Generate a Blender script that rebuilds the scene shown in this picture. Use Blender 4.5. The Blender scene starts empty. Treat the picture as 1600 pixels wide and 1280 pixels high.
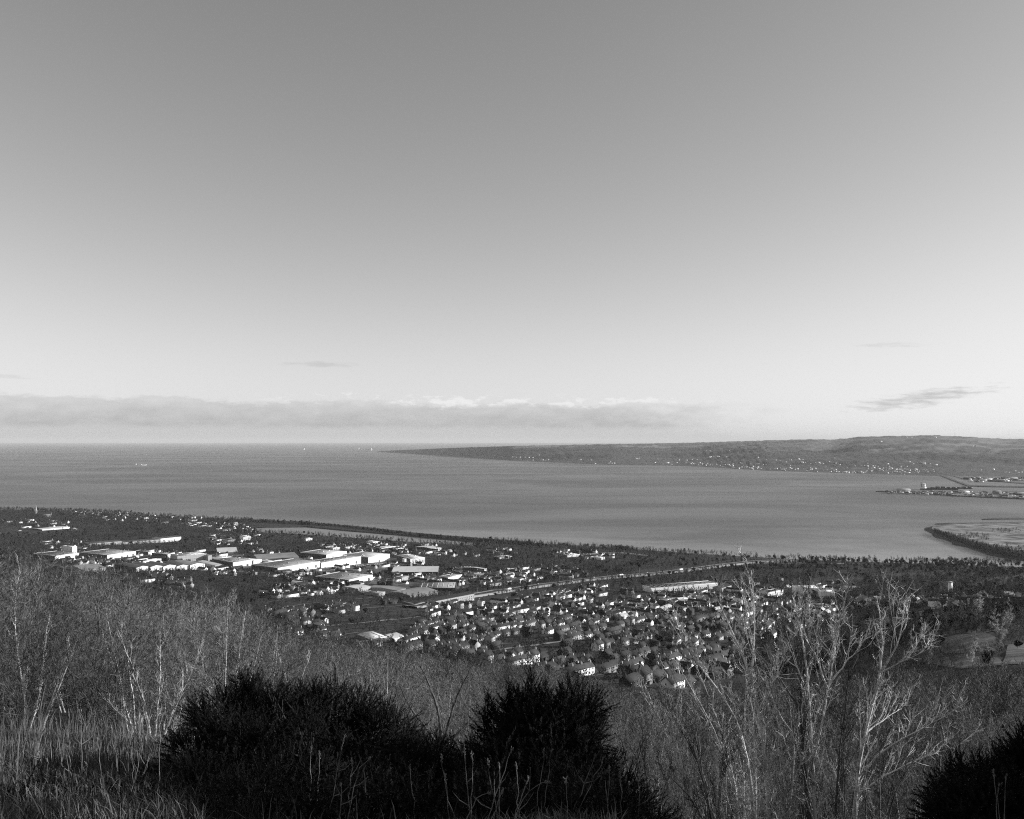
import bpy, math, random
import numpy as np
from mathutils import Vector, Matrix
random.seed(7)
RNG = np.random.default_rng(7)
scene = bpy.context.scene
C = scene.collection

# ---------------------------------------------------------------- camera
CAM_H = 300.0                       # metres above the sea
FPX = 1400.0                        # focal length in pixels of a 1600 px wide picture
PITCH = math.atan(48.5 / FPX)
cam_d = bpy.data.cameras.new('camera')
cam_d.sensor_width = 36.0
cam_d.lens = 36.0 * FPX / 1600.0
cam_d.clip_start = 0.1
cam_d.clip_end = 400000.0
cam = bpy.data.objects.new('camera', cam_d)
C.objects.link(cam)
cam.location = (0, 0, CAM_H)
cam.rotation_euler = (math.pi / 2 + PITCH, 0, 0)
scene.camera = cam

# ---------------------------------------------------------------- light
SUN_EL, SUN_AZ = math.radians(15.0), math.radians(86.0)      # azimuth clockwise from +Y (the view)
SKY_STRENGTH = 0.136
SUN_STRENGTH = 4.9
EXPOSURE = 0.48
HAZE_DENSITY = 1.5e-5
sun_d = bpy.data.lights.new('sun', 'SUN')
sun_d.energy = SUN_STRENGTH
sun_d.angle = math.radians(0.5)
sun_d.color = (1, 1, 1)
sun = bpy.data.objects.new('sun', sun_d)
C.objects.link(sun)
sdir = Vector((math.sin(SUN_AZ) * math.cos(SUN_EL), math.cos(SUN_AZ) * math.cos(SUN_EL), math.sin(SUN_EL)))
sun.rotation_euler = sdir.to_track_quat('Z', 'Y').to_euler()
sun.location = (200, 0, 500)

world = bpy.data.worlds.new('World')
scene.world = world
world.use_nodes = True


class NT:
    """small node-tree writer"""
    def __init__(self, tree):
        self.t = tree
        tree.nodes.clear()

    def n(self, kind, **kw):
        nd = self.t.nodes.new(kind)
        for k, v in kw.items():
            if k.startswith('i_'):
                nd.inputs[k[2:].replace('_', ' ')].default_value = v
            else:
                setattr(nd, k, v)
        return nd

    def l(self, a, b):
        self.t.links.new(a, b)

    def val(self, sock, v):
        if hasattr(v, 'is_output'):
            self.l(v, sock)
        else:
            sock.default_value = v

    def math(self, op, a, b=0.0, c=0.0, clamp=False):
        nd = self.n('ShaderNodeMath', operation=op, use_clamp=clamp)
        self.val(nd.inputs[0], a)
        self.val(nd.inputs[1], b)
        self.val(nd.inputs[2], c)
        return nd.outputs[0]

    def step(self, x, a, b, lo=0.0, hi=1.0):
        nd = self.n('ShaderNodeMapRange', interpolation_type='SMOOTHSTEP')
        self.val(nd.inputs['Value'], x)
        nd.inputs['From Min'].default_value = a
        nd.inputs['From Max'].default_value = b
        nd.inputs['To Min'].default_value = lo
        nd.inputs['To Max'].default_value = hi
        return nd.outputs[0]

    def mix(self, f, a, b):
        nd = self.n('ShaderNodeMix', data_type='FLOAT')
        self.val(nd.inputs[0], f)
        self.val(nd.inputs[2], a)
        self.val(nd.inputs[3], b)
        return nd.outputs[0]

    def vec(self, x, y, z=0.0):
        nd = self.n('ShaderNodeCombineXYZ')
        self.val(nd.inputs[0], x)
        self.val(nd.inputs[1], y)
        self.val(nd.inputs[2], z)
        return nd.outputs[0]

    def noise(self, v, scale, detail=4.0, rough=0.55, dist=0.0):
        nd = self.n('ShaderNodeTexNoise')
        if v is not None:
            self.l(v, nd.inputs['Vector'])
        nd.inputs['Scale'].default_value = scale
        nd.inputs['Detail'].default_value = detail
        nd.inputs['Roughness'].default_value = rough
        nd.inputs['Distortion'].default_value = dist
        return nd.outputs['Fac']


w = NT(world.node_tree)
sky = w.n('ShaderNodeTexSky', sky_type='NISHITA', sun_disc=False, sun_elevation=SUN_EL,
          sun_rotation=SUN_AZ, altitude=300.0, air_density=1.0, dust_density=1.0, ozone_density=1.0)
sep = w.n('ShaderNodeSeparateColor')
w.l(sky.outputs[0], sep.inputs[0])
# black-and-white conversion: weighted towards red, as a filter over a monochrome picture does
grey = w.math('ADD', w.math('MULTIPLY', sep.outputs[0], 0.5), w.math('MULTIPLY', sep.outputs[1], 0.5))
tc = w.n('ShaderNodeTexCoord')
sx = w.n('ShaderNodeSeparateXYZ')
w.l(tc.outputs['Generated'], sx.inputs[0])
el = sx.outputs[2]
az = w.math('ARCTAN2', sx.outputs[0], sx.outputs[1])
# low cloud bank over the sea horizon
v1 = w.vec(w.math('MULTIPLY', az, 14.0), w.math('MULTIPLY', el, 40.0))
n1 = w.noise(v1, 1.0, 8.0, 0.62)
v2 = w.vec(w.math('MULTIPLY', az, 3.0), 3.3)
n2 = w.noise(v2, 1.0, 3.0, 0.5)
v3 = w.vec(w.math('MULTIPLY', az, 38.0), w.math('MULTIPLY', el, 105.0), 5.0)
n3 = w.noise(v3, 1.0, 5.0, 0.6)
edge = w.math('ADD', 0.0445, w.math('ADD', w.math('MULTIPLY', w.math('SUBTRACT', n1, 0.5), 0.030),
                                     w.math('MULTIPLY', w.math('SUBTRACT', n3, 0.5), 0.018)))
dtop = w.math('SUBTRACT', edge, el)                            # > 0 inside the bank
top_m = w.step(dtop, -0.001, 0.0045)
base = w.math('ADD', 0.0145, w.math('MULTIPLY', w.math('SUBTRACT', n1, 0.5), 0.004))
bot_m = w.step(w.math('SUBTRACT', el, base), -0.003, 0.003)
side_m = w.step(w.math('ADD', az, w.math('MULTIPLY', w.math('SUBTRACT', n1, 0.5), 0.35)), 0.08, 0.30, 1.0, 0.0)
under = w.step(w.math('SUBTRACT', el, base), 0.004, -0.004)
bank = w.math('MULTIPLY', top_m, side_m)
puff = w.math('MULTIPLY', w.math('MULTIPLY', w.step(w.math('ADD', n3, w.math('MULTIPLY', w.math('SUBTRACT', n2, 0.5), 0.5)), 0.49, 0.60), w.step(w.math('ABSOLUTE', w.math('SUBTRACT', dtop, 0.0015)), 0.0085, 0.002)),
              w.math('MULTIPLY', w.step(az, -0.32, -0.20), w.step(az, 0.24, 0.16)))
crest = w.math('MULTIPLY', w.step(dtop, 0.009, 0.001), w.step(n3, 0.40, 0.56))
body = w.math('ADD', w.step(el, 0.014, 0.046, 0.335, 0.435), w.math('MULTIPLY', w.math('SUBTRACT', w.math('ADD', n1, n3), 1.0), 0.16))
body = w.mix(under, body, 0.405)
cloud_v = w.math('ADD', body, w.math('MULTIPLY', w.math('MULTIPLY', crest, w.step(az, -0.28, -0.05)), 0.20))


def wisp(a0, e0, wa, we, slope=0.0, seed=0.0):
    da = w.math('SUBTRACT', az, a0)
    de = w.math('SUBTRACT', w.math('SUBTRACT', el, e0), w.math('MULTIPLY', da, slope))
    q = w.math('ADD', w.math('POWER', w.math('ABSOLUTE', w.math('DIVIDE', da, wa)), 2.0),
               w.math('POWER', w.math('ABSOLUTE', w.math('DIVIDE', de, we)), 2.0))
    nn = w.noise(w.vec(w.math('MULTIPLY', az, 45.0), w.math('MULTIPLY', el, 260.0), seed), 1.0, 6.0, 0.6)
    return w.step(w.math('ADD', q, w.math('MULTIPLY', w.math('SUBTRACT', nn, 0.5), 3.6)), 1.1, -0.5)


def mono_sky():
    s = w.math('MULTIPLY', grey, SKY_STRENGTH)
    s = w.math('MULTIPLY', s, w.math('MINIMUM', w.math('POWER', w.math('DIVIDE', s, 0.175), 0.08), 1.10))     # print contrast
    s = w.math('DIVIDE', s, w.math('POWER', w.math('ADD', 1.0, w.math('POWER', w.math('DIVIDE', s, 0.67), 4.0)), 0.25))     # highlight shoulder
    return s


base_sky = mono_sky()
w1 = wisp(-0.21, 0.083, 0.05, 0.0035, 0.0, 1.0)
w2 = wisp(0.425, 0.042, 0.075, 0.009, 0.14, 2.0)
w3 = wisp(0.405, 0.098, 0.04, 0.003, -0.03, 3.0)
w4 = wisp(-0.52, 0.062, 0.03, 0.003, -0.03, 4.0)
v_ = w.mix(w.math('MULTIPLY', bank, 0.85), base_sky, w.math('MULTIPLY', cloud_v, 1.0))
v_ = w.mix(w.math('MULTIPLY', puff, 0.8), v_, 0.62)
v_ = w.mix(w.math('MULTIPLY', w1, 0.55), v_, 0.37)
v_ = w.mix(w.math('MULTIPLY', w2, 0.75), v_, 0.34)
v_ = w.mix(w.math('MULTIPLY', w3, 0.35), v_, 0.38)
v_ = w.mix(w.math('MULTIPLY', w4, 0.40), v_, 0.40)
bg = w.n('ShaderNodeBackground')
w.l(v_, bg.inputs['Color'])
bg.inputs['Strength'].default_value = 1.0
wo = w.n('ShaderNodeOutputWorld')
w.l(bg.outputs[0], wo.inputs['Surface'])

scene.view_settings.view_transform = 'Standard'
scene.view_settings.look = 'None'
scene.view_settings.exposure = EXPOSURE
scene.view_settings.gamma = 1.0
scene.view_settings.use_curve_mapping = False
scene.render.engine = 'CYCLES'
cy = scene.cycles
cy.max_bounces = 5
cy.diffuse_bounces = 3
cy.glossy_bounces = 2
cy.transmission_bounces = 2
cy.volume_bounces = 0
cy.transparent_max_bounces = 8
cy.use_denoising = False
cy.pixel_filter_type = "BLACKMAN_HARRIS"
cy.filter_width = 1.15
cy.denoiser = 'OPENIMAGEDENOISE'
cy.denoising_input_passes = 'RGB_ALBEDO_NORMAL'
cy.denoising_prefilter = 'ACCURATE'

# ---------------------------------------------------------------- helpers


def tag(o, label=None, cat=None, group=None, kind=None):
    if label:
        o['label'] = label
    if cat:
        o['category'] = cat
    if group:
        o['group'] = group
    if kind:
        o['kind'] = kind
    return o


def ray(px, py):
    xc, yc = (px - 800.0) / FPX, (640.0 - py) / FPX
    return Vector((xc, math.cos(PITCH) - yc * math.sin(PITCH), math.sin(PITCH) + yc * math.cos(PITCH)))


def on_sea(px, py, z=0.0):
    d = ray(px, py)
    t = (z - CAM_H) / d.z
    return Vector((d.x * t, d.y * t, z))


def at_depth(px, py, Y):
    d = ray(px, py)
    t = Y / d.y
    return Vector((d.x * t, Y, CAM_H + d.z * t))


# ground height: drop below the camera along the depth, for several bearings
YK = [0, 4, 9, 15, 25, 40, 60, 90, 130, 200, 300, 420, 540, 720, 1060, 1450, 1930, 2400, 3000, 4200]
PROF = {
    -0.57: [1.6, 1.70, 2.95, 5.2, 8.6, 12.2, 16.0, 22.0, 32, 54, 84, 114, 142, 172, 213, 243, 262, 276, 286, 294],
    -0.30: [1.6, 1.70, 2.95, 5.4, 9.2, 13.2, 17.5, 23.5, 32, 51, 88, 118, 147, 182, 228, 258, 276, 289, 296, 298],
    0.00: [1.6, 1.75, 3.2, 6.0, 10.2, 14.8, 20.0, 26.5, 35, 53, 88, 118, 150, 185, 233, 270, 290, 296, 298, 299],
    0.30: [1.6, 1.90, 4.2, 7.8, 12.5, 18.5, 26.0, 36.0, 47, 66, 90, 118, 146, 180, 229, 266, 288, 295, 298, 299],
    0.57: [1.6, 1.90, 3.6, 6.4, 11.0, 17.0, 24.0, 33.0, 43, 59, 79, 96, 112, 140, 184, 232, 278, 294, 298, 299],
}
KK = sorted(PROF)
PM = np.array([PROF[k] for k in KK])
LYK = np.log(np.array(YK) + 3.0)


def fbm(x, y, f):
    return (np.sin(x * f * 1.3 + 1.7 * np.sin(y * f * 0.9 + 0.4)) + np.sin(y * f * 1.7 + 1.3 * np.sin(x * f * 1.1 + 2.0))
            + 0.5 * np.sin((x + y) * f * 3.1 + 1.0) + 0.5 * np.sin((x - y) * f * 2.7)) / 3.0


def ground(X, Y):
    X = np.asarray(X, float)
    Y = np.asarray(Y, float)
    Yp = np.maximum(Y, 0.0)
    k = np.clip(X / np.maximum(Yp, 6.0), -0.8, 0.8)
    ly = np.log(Yp + 3.0)
    cols = [np.interp(ly, LYK, PM[i]) for i in range(len(KK))]
    kk = np.clip(k, KK[0], KK[-1])
    out = np.zeros_like(ly + kk)
    for i in range(len(KK) - 1):
        a, b = KK[i], KK[i + 1]
        m = (kk >= a) & (kk <= b)
        f = (kk - a) / (b - a)
        f = f * f * (3 - 2 * f)
        out = np.where(m, cols[i] * (1 - f) + cols[i + 1] * f, out)
    out = out - np.where(Y < 0, 0.25 * (-Y), 0.0)
    R = np.sqrt(X * X + Y * Y)
    bump = 0.10 * fbm(X, Y, 0.9) * np.clip(R / 6, 0, 1) * np.clip(60 / (R + 1), 0, 1) + 1.6 * fbm(X, Y, 0.045) * np.clip((R - 40) / 100, 0, 1) * np.clip((2600 - R) / 1200, 0, 1)
    return CAM_H - out + bump


def g1(x, y):
    return float(ground(np.array([x]), np.array([y]))[0])


_T = np.exp(np.linspace(math.log(3.0), math.log(4600.0), 900))


def on_ground(px, py, far=False):
    """point where the picture ray meets the land"""
    d = ray(px, py)
    xs, ys, zs = d.x / d.y * _T, _T, CAM_H + d.z / d.y * _T
    g = ground(xs, ys)
    hit = np.nonzero((zs <= g))[0]
    if far:
        hit = hit[_T[hit] > 480]
    if len(hit) == 0:
        return on_sea(px, py, 1.5)
    i = hit[0]
    if i == 0:
        return Vector((xs[0], ys[0], g[0]))
    a, b = zs[i - 1] - g[i - 1], zs[i] - g[i]
    f = a / (a - b) if a != b else 0.0
    f = min(max(f, 0.0), 1.0)
    Y = _T[i - 1] + f * (_T[i] - _T[i - 1])
    X = d.x / d.y * Y
    return Vector((X, Y, g1(X, Y)))


def pix(X, Y, Z):
    """world to picture"""
    dz = Z - CAM_H
    fw = Y * math.cos(PITCH) + dz * math.sin(PITCH)
    up = -Y * math.sin(PITCH) + dz * math.cos(PITCH)
    return 800 + FPX * X / fw, 640 - FPX * up / fw


def mesh_np(name, V, F, mats, mi=None, smooth=False):
    """V (n,3), F list/array of faces of one size, or list of arrays"""
    me = bpy.data.meshes.new(name)
    V = np.asarray(V, dtype=np.float32)
    Fs = F if isinstance(F, list) else [F]
    Fs = [np.asarray(f, dtype=np.int32) for f in Fs if len(f)]
    me.vertices.add(len(V))
    me.vertices.foreach_set('co', V.ravel())
    nl = sum(f.size for f in Fs)
    nf = sum(len(f) for f in Fs)
    me.loops.add(nl)
    me.loops.foreach_set('vertex_index', np.concatenate([f.ravel() for f in Fs]))
    me.polygons.add(nf)
    starts, tot = [], 0
    for f in Fs:
        starts.append(np.arange(len(f)) * f.shape[1] + tot)
        tot += f.size
    me.polygons.foreach_set('loop_start', np.concatenate(starts).astype(np.int32))
    for m in (mats if isinstance(mats, (list, tuple)) else [mats]):
        me.materials.append(m)
    if mi is not None:
        me.polygons.foreach_set('material_index', np.asarray(mi, dtype=np.int32))
    if smooth:
        me.polygons.foreach_set('use_smooth', np.ones(nf, dtype=bool))
    me.update(calc_edges=True)
    return me


def link(name, me, parent=None, loc=None, rz=0.0, sc=None):
    o = bpy.data.objects.new(name, me)
    C.objects.link(o)
    if loc is not None:
        o.location = loc
    if rz:
        o.rotation_euler = (0, 0, rz)
    if sc is not None:
        o.scale = (sc, sc, sc) if not hasattr(sc, '__len__') else sc
    if parent is not None:
        o.parent = parent
    return o


def empty(name, loc=(0, 0, 0), rz=0.0):
    o = bpy.data.objects.new(name, None)
    C.objects.link(o)
    o.location = loc
    o.rotation_euler = (0, 0, rz)
    return o


class MB:
    """collects boxes, prisms and ribbons into one mesh"""
    def __init__(self):
        self.v, self.t, self.q, self.tm, self.qm, self.n = [], [], [], [], [], 0

    def add(self, V, tris=(), quads=(), m=0):
        V = np.asarray(V, float).reshape(-1, 3)
        self.v.append(V)
        if len(tris):
            a = np.asarray(tris, int) + self.n
            self.t.append(a)
            self.tm += [m] * len(a)
        if len(quads):
            a = np.asarray(quads, int) + self.n
            self.q.append(a)
            self.qm += [m] * len(a)
        self.n += len(V)
        return self

    def box(self, x0, x1, y0, y1, z0, z1, m=0, rot=None, org=(0, 0, 0)):
        V = np.array([(x, y, z) for z in (z0, z1) for y in (y0, y1) for x in (x0, x1)], float)
        if rot is not None:
            c, s = math.cos(rot), math.sin(rot)
            V = np.column_stack([V[:, 0] * c - V[:, 1] * s, V[:, 0] * s + V[:, 1] * c, V[:, 2]])
        V = V + np.array(org)
        return self.add(V, quads=[(0, 2, 3, 1), (4, 5, 7, 6), (0, 1, 5, 4), (2, 6, 7, 3), (0, 4, 6, 2), (1, 3, 7, 5)], m=m)

    def tube(self, P, R, n=4, m=0, cap=True):
        P = np.asarray(P, float)
        R = np.broadcast_to(np.asarray(R, float), (len(P),))
        V, Q = tube_np(P, R, n)
        return self.add(V, quads=Q, m=m)

    def mesh(self, name, mats, smooth=False):
        F, mi = [], []
        if self.t:
            F.append(np.concatenate(self.t))
            mi += self.tm
        if self.q:
            F.append(np.concatenate(self.q))
            mi += self.qm
        return mesh_np(name, np.concatenate(self.v), F, mats, mi, smooth)


def tube_np(P, R, n):
    T = np.gradient(P, axis=0)
    T /= (np.linalg.norm(T, axis=1, keepdims=True) + 1e-9)
    ref = np.array([0.31, 0.95, 0.05]) if abs(T[0, 2]) > 0.8 else np.array([0.1, 0.05, 1.0])
    A = np.cross(T, ref)
    A /= (np.linalg.norm(A, axis=1, keepdims=True) + 1e-9)
    B = np.cross(T, A)
    ang = np.arange(n) * 2 * math.pi / n
    V = (P[:, None, :] + R[:, None, None] * (np.cos(ang)[None, :, None] * A[:, None, :] + np.sin(ang)[None, :, None] * B[:, None, :]))
    V = V.reshape(-1, 3)
    Q = []
    for i in range(len(P) - 1):
        for j in range(n):
            a, b = i * n + j, i * n + (j + 1) % n
            Q.append((a, b, b + n, a + n))
    return V, Q


def mat(name, v, rough=0.9, var=0.0, scale=1.0, detail=4.0, spec=0.3, coord='Object', v2=None, bump=0.0, bscale=None, rnd=0.0):
    """grey diffuse material with procedural wear; v..v2 are the two tones"""
    m = bpy.data.materials.new(name)
    m.use_nodes = True
    t = NT(m.node_tree)
    out = t.n('ShaderNodeOutputMaterial')
    b = t.n('ShaderNodeBsdfPrincipled')
    b.inputs['Roughness'].default_value = rough
    b.inputs['Specular IOR Level'].default_value = spec
    t.l(b.outputs[0], out.inputs[0])
    val = v
    if var or v2 is not None:
        tcn = t.n('ShaderNodeTexCoord')
        f = t.noise(tcn.outputs[coord], scale, detail, 0.6)
        f = t.step(f, 0.32, 0.68)
        lo, hi = (v * (1 - var), v * (1 + var)) if v2 is None else (v, v2)
        val = t.mix(f, lo, hi)
        if bump:
            bn = t.n('ShaderNodeBump')
            bn.inputs['Strength'].default_value = 0.6
            bn.inputs['Distance'].default_value = bump
            t.l(t.noise(tcn.outputs[coord], bscale or scale * 3, 5.0), bn.inputs['Height'])
            t.l(bn.outputs[0], b.inputs['Normal'])
    if rnd:
        oi = t.n('ShaderNodeObjectInfo')
        val = t.math('MULTIPLY', val, t.mix(oi.outputs['Random'], 1 - rnd, 1 + rnd))
    if hasattr(val, 'is_output'):
        t.l(val, b.inputs['Base Color'])
    else:
        b.inputs['Base Color'].default_value = (val, val, val, 1)
    return m


# ---------------------------------------------------------------- materials
M = {}
M['soil'] = mat('hillside_soil_and_grass', 0.012, 0.95, v2=0.036, scale=0.02, detail=9.0)
M['near_soil'] = mat('dead_grass_ground', 0.012, 0.95, v2=0.04, scale=2.5, detail=6.0, bump=0.05)
M['white_wall'] = mat('white_render', 0.80, 0.8, var=0.10, scale=0.35)
M['cream_wall'] = mat('pale_render', 0.36, 0.85, var=0.15, scale=0.35)
M['grey_wall'] = mat('grey_pebbledash', 0.18, 0.9, var=0.2, scale=0.35)
M['brick_wall'] = mat('dark_brick', 0.042, 0.9, var=0.3, scale=0.5)
M['slate_roof'] = mat('slate_roof', 0.022, 0.7, var=0.35, scale=0.4, spec=0.25)
M['tile_roof'] = mat('brown_tile_roof', 0.040, 0.8, var=0.3, scale=0.4)
M['grey_roof'] = mat('grey_sheet_roof', 0.28, 0.6, var=0.16, scale=0.05)
M['light_roof'] = mat('light_sheet_roof', 0.66, 0.6, var=0.10, scale=0.05)
M['dark_roof'] = mat('dark_felt_roof', 0.09, 0.8, var=0.25, scale=0.06)
M['glass'] = mat('window_glass', 0.02, 0.15, spec=0.5)
M['asphalt'] = mat('asphalt', 0.09, 0.9, var=0.2, scale=0.05)
M['concrete'] = mat('pale_road_concrete', 0.26, 0.85, var=0.15, scale=0.03)
M['marking'] = mat('white_road_paint', 0.75, 0.8)
M['twig'] = mat('bare_twigs', 0.022, 0.85, v2=0.24, scale=4.0, rnd=0.35)
M['twig_dark'] = mat('dark_bare_twigs', 0.010, 0.9, v2=0.10, scale=3.0, rnd=0.35)
M['twig_pale'] = mat('pale_bare_twigs', 0.30, 0.85, v2=0.55, scale=0.9)
M['shaded_end'] = mat('painted_shade_end_wall', 0.07, 0.8, var=0.25, scale=0.1)  # shade on the unlit ends of white sheds, put into the colour
M['trunk'] = mat('grey_bark', 0.05, 0.9, v2=0.13, scale=2.0)
M['conifer'] = mat('evergreen_needles', 0.012, 0.9, v2=0.03, scale=0.6, rnd=0.3)
M['gorse'] = mat('gorse_needles', 0.006, 0.8, v2=0.016, spec=0.12, scale=1.8, detail=5.0)
M['gorse_stem'] = mat('gorse_stems', 0.012, 0.9, v2=0.03, scale=9.0)
M['grass'] = mat('dry_winter_grass', 0.02, 0.85, v2=0.20, scale=3.0, spec=0.2)
M['dark_grass'] = mat('dark_tangled_grass', 0.012, 0.9, v2=0.06, scale=3.0, spec=0.1)
M['stalk'] = mat('dead_flower_stalks', 0.05, 0.85, v2=0.26, scale=12.0)
M['fairway'] = mat('mown_grass', 0.06, 0.95, v2=0.17, scale=0.035, detail=6.0)
M['ship_dark'] = mat('dark_hull_paint', 0.05, 0.6)
M['ship_white'] = mat('white_ship_paint', 0.85, 0.5)
M['rock'] = mat('dark_rock_armour', 0.04, 0.95, v2=0.10, scale=0.05)
M['land'] = mat('rough_grassland', 0.04, 0.95, v2=0.34, scale=0.02, detail=9.0)
M['quay'] = mat('quay_concrete', 0.05, 0.9, v2=0.20, scale=0.01, detail=7.0)
M['metal'] = mat('galvanised_steel', 0.4, 0.5)
M['car_white'] = mat('white_car_paint', 0.8, 0.3, spec=0.5)
M['car_grey'] = mat('silver_car_paint', 0.4, 0.3, spec=0.5)
M['car_black'] = mat('black_car_paint', 0.03, 0.25, spec=0.5)
M['tyre'] = mat('tyre_rubber', 0.02, 0.9)


def birch_bark():
    m = bpy.data.materials.new('birch_bark')
    m.use_nodes = True
    t = NT(m.node_tree)
    out = t.n('ShaderNodeOutputMaterial')
    b = t.n('ShaderNodeBsdfPrincipled')
    b.inputs['Roughness'].default_value = 0.7
    t.l(b.outputs[0], out.inputs[0])
    tcn = t.n('ShaderNodeTexCoord')
    mp = t.n('ShaderNodeMapping')
    mp.inputs['Scale'].default_value = (5, 5, 9)
    t.l(tcn.outputs['Object'], mp.inputs[0])
    f = t.noise(mp.outputs[0], 1.0, 4.0, 0.6)
    f2 = t.noise(tcn.outputs['Object'], 1.3, 2.0)
    v = t.mix(t.step(f, 0.30, 0.46), 0.20, t.mix(t.step(f2, 0.35, 0.65), 0.40, 0.74))
    t.l(v, b.inputs['Base Color'])
    return m


M['birch'] = birch_bark()


def sea_mat():
    m = bpy.data.materials.new('sea_water')
    m.use_nodes = True
    t = NT(m.node_tree)
    out = t.n('ShaderNodeOutputMaterial')
    b = t.n('ShaderNodeBsdfPrincipled')
    t.l(b.outputs[0], out.inputs[0])
    tcn = t.n('ShaderNodeTexCoord')
    mp = t.n('ShaderNodeMapping')
    mp.inputs['Scale'].default_value = (1 / 1800.0, 1 / 900.0, 1)
    mp.inputs['Rotation'].default_value = (0, 0, 0.25)
    t.l(tcn.outputs['Object'], mp.inputs[0])
    f = t.noise(mp.outputs[0], 1.0, 7.0, 0.62, 0.6)
    mp2 = t.n('ShaderNodeMapping')
    mp2.inputs['Scale'].default_value = (1 / 120.0, 1 / 60.0, 1)
    t.l(tcn.outputs['Object'], mp2.inputs[0])
    f2 = t.noise(mp2.outputs[0], 1.0, 8.0, 0.7)
    sp = t.n('ShaderNodeSeparateXYZ')
    t.l(tcn.outputs['Object'], sp.inputs[0])
    fs = t.noise(mp.outputs[0], 3.0, 5.0, 0.6, 1.2)
    shal = t.math('MULTIPLY', t.step(t.math('ADD', sp.outputs[1], t.math('MULTIPLY', t.math('SUBTRACT', fs, 0.5), 1500.0)), 3300.0, 2350.0), t.step(sp.outputs[0], 150.0, 1100.0, 0.25, 1.0))
    dsh = t.math('ADD', t.math('ADD', sp.outputs[1], t.math('MULTIPLY', sp.outputs[0], 0.5135)), t.math('MULTIPLY', t.math('SUBTRACT', fs, 0.5), 900.0))
    shal = t.math('ADD', t.math('MULTIPLY', shal, 0.8), t.math('MULTIPLY', t.step(dsh, 3050.0, 2650.0), 0.8))
    base_v = t.math('ADD', t.mix(t.step(f, 0.3, 0.7), 0.11, 0.18), t.math('MULTIPLY', shal, 0.13))
    t.l(base_v, b.inputs['Base Color'])
    t.l(t.mix(t.step(f, 0.35, 0.75), 0.50, 0.36), b.inputs['Roughness'])
    b.inputs['IOR'].default_value = 1.33
    bn = t.n('ShaderNodeBump')
    bn.inputs['Strength'].default_value = 0.5
    bn.inputs['Distance'].default_value = 6.0
    t.l(f2, bn.inputs['Height'])
    t.l(bn.outputs[0], b.inputs['Normal'])
    return m


M['sea'] = sea_mat()


def hill_mat():
    m = bpy.data.materials.new('far_hill_fields_and_woods')
    m.use_nodes = True
    t = NT(m.node_tree)
    out = t.n('ShaderNodeOutputMaterial')
    b = t.n('ShaderNodeBsdfPrincipled')
    b.inputs['Roughness'].default_value = 0.95
    t.l(b.outputs[0], out.inputs[0])
    tcn = t.n('ShaderNodeTexCoord')
    vo = t.n('ShaderNodeTexVoronoi')
    vo.inputs['Scale'].default_value = 1 / 260.0
    vo.inputs['Randomness'].default_value = 0.8
    t.l(tcn.outputs['Object'], vo.inputs['Vector'])
    sp = t.n('ShaderNodeSeparateColor')
    t.l(vo.outputs['Color'], sp.inputs[0])
    field = t.mix(sp.outputs[0], 0.05, 0.22)
    n_ = t.noise(tcn.outputs['Object'], 1 / 600.0, 10.0, 0.7)
    fine = t.noise(tcn.outputs['Object'], 1 / 60.0, 6.0, 0.7)
    wood = t.mix(t.step(fine, 0.38, 0.62), 0.006, 0.07)
    sp2 = t.n('ShaderNodeSeparateXYZ')
    t.l(tcn.outputs['Object'], sp2.inputs[0])
    high = t.step(sp2.outputs[2], 120.0, 250.0, -0.10, 0.16)
    f = t.step(t.math('ADD', n_, high), 0.52, 0.58)
    t.l(t.mix(f, wood, field), b.inputs['Base Color'])
    return m


M['hill'] = hill_mat()

# ---------------------------------------------------------------- sea, land
SHORE = [(-600, 785), (-200, 791), (0, 797), (150, 800), (280, 808), (380, 812), (480, 817), (555, 823), (655, 835), (780, 845),
         (820, 848), (922, 854), (995, 859), (1060, 864), (1160, 870), (1250, 875), (1330, 878), (1420, 881), (1520, 884), (1600, 887),
         (1800, 892), (2300, 900)]
LAGOON = [(394, 825), (402, 832), (450, 834), (517, 838), (580, 843), (655, 848), (742, 853), (752, 852), (760, 845)]


def edge_curve(pts):
    P = [on_sea(x, y) for x, y in pts]
    return np.array([p.x / p.y for p in P]), np.array([p.y for p in P])


ks, Ys = edge_curve(SHORE)
kl, Yl = edge_curve(LAGOON)


def shore_Y(k):
    y = np.interp(k, ks, Ys)
    m = (k > kl[0]) & (k < kl[-1])
    return np.where(m, np.minimum(np.interp(k, kl, Yl), y), y)


def build_sea():
    xs = np.array([-90000, -30000, -9000, -3000, 0, 3000, 9000, 30000, 90000.0])
    ys = np.array([-3000, 0, 1500, 2500, 4000, 7000, 12000, 30000, 118000.0])
    V = np.array([(x, y, 0) for y in ys for x in xs])
    n = len(xs)
    Q = [(j * n + i, j * n + i + 1, (j + 1) * n + i + 1, (j + 1) * n + i) for j in range(len(ys) - 1) for i in range(n - 1)]
    o = link('sea', mesh_np('sea', V, np.array(Q), M['sea'], smooth=True))
    tag(o, 'calm grey sea lough reaching to the hazy horizon', kind='structure')


build_sea()


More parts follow.
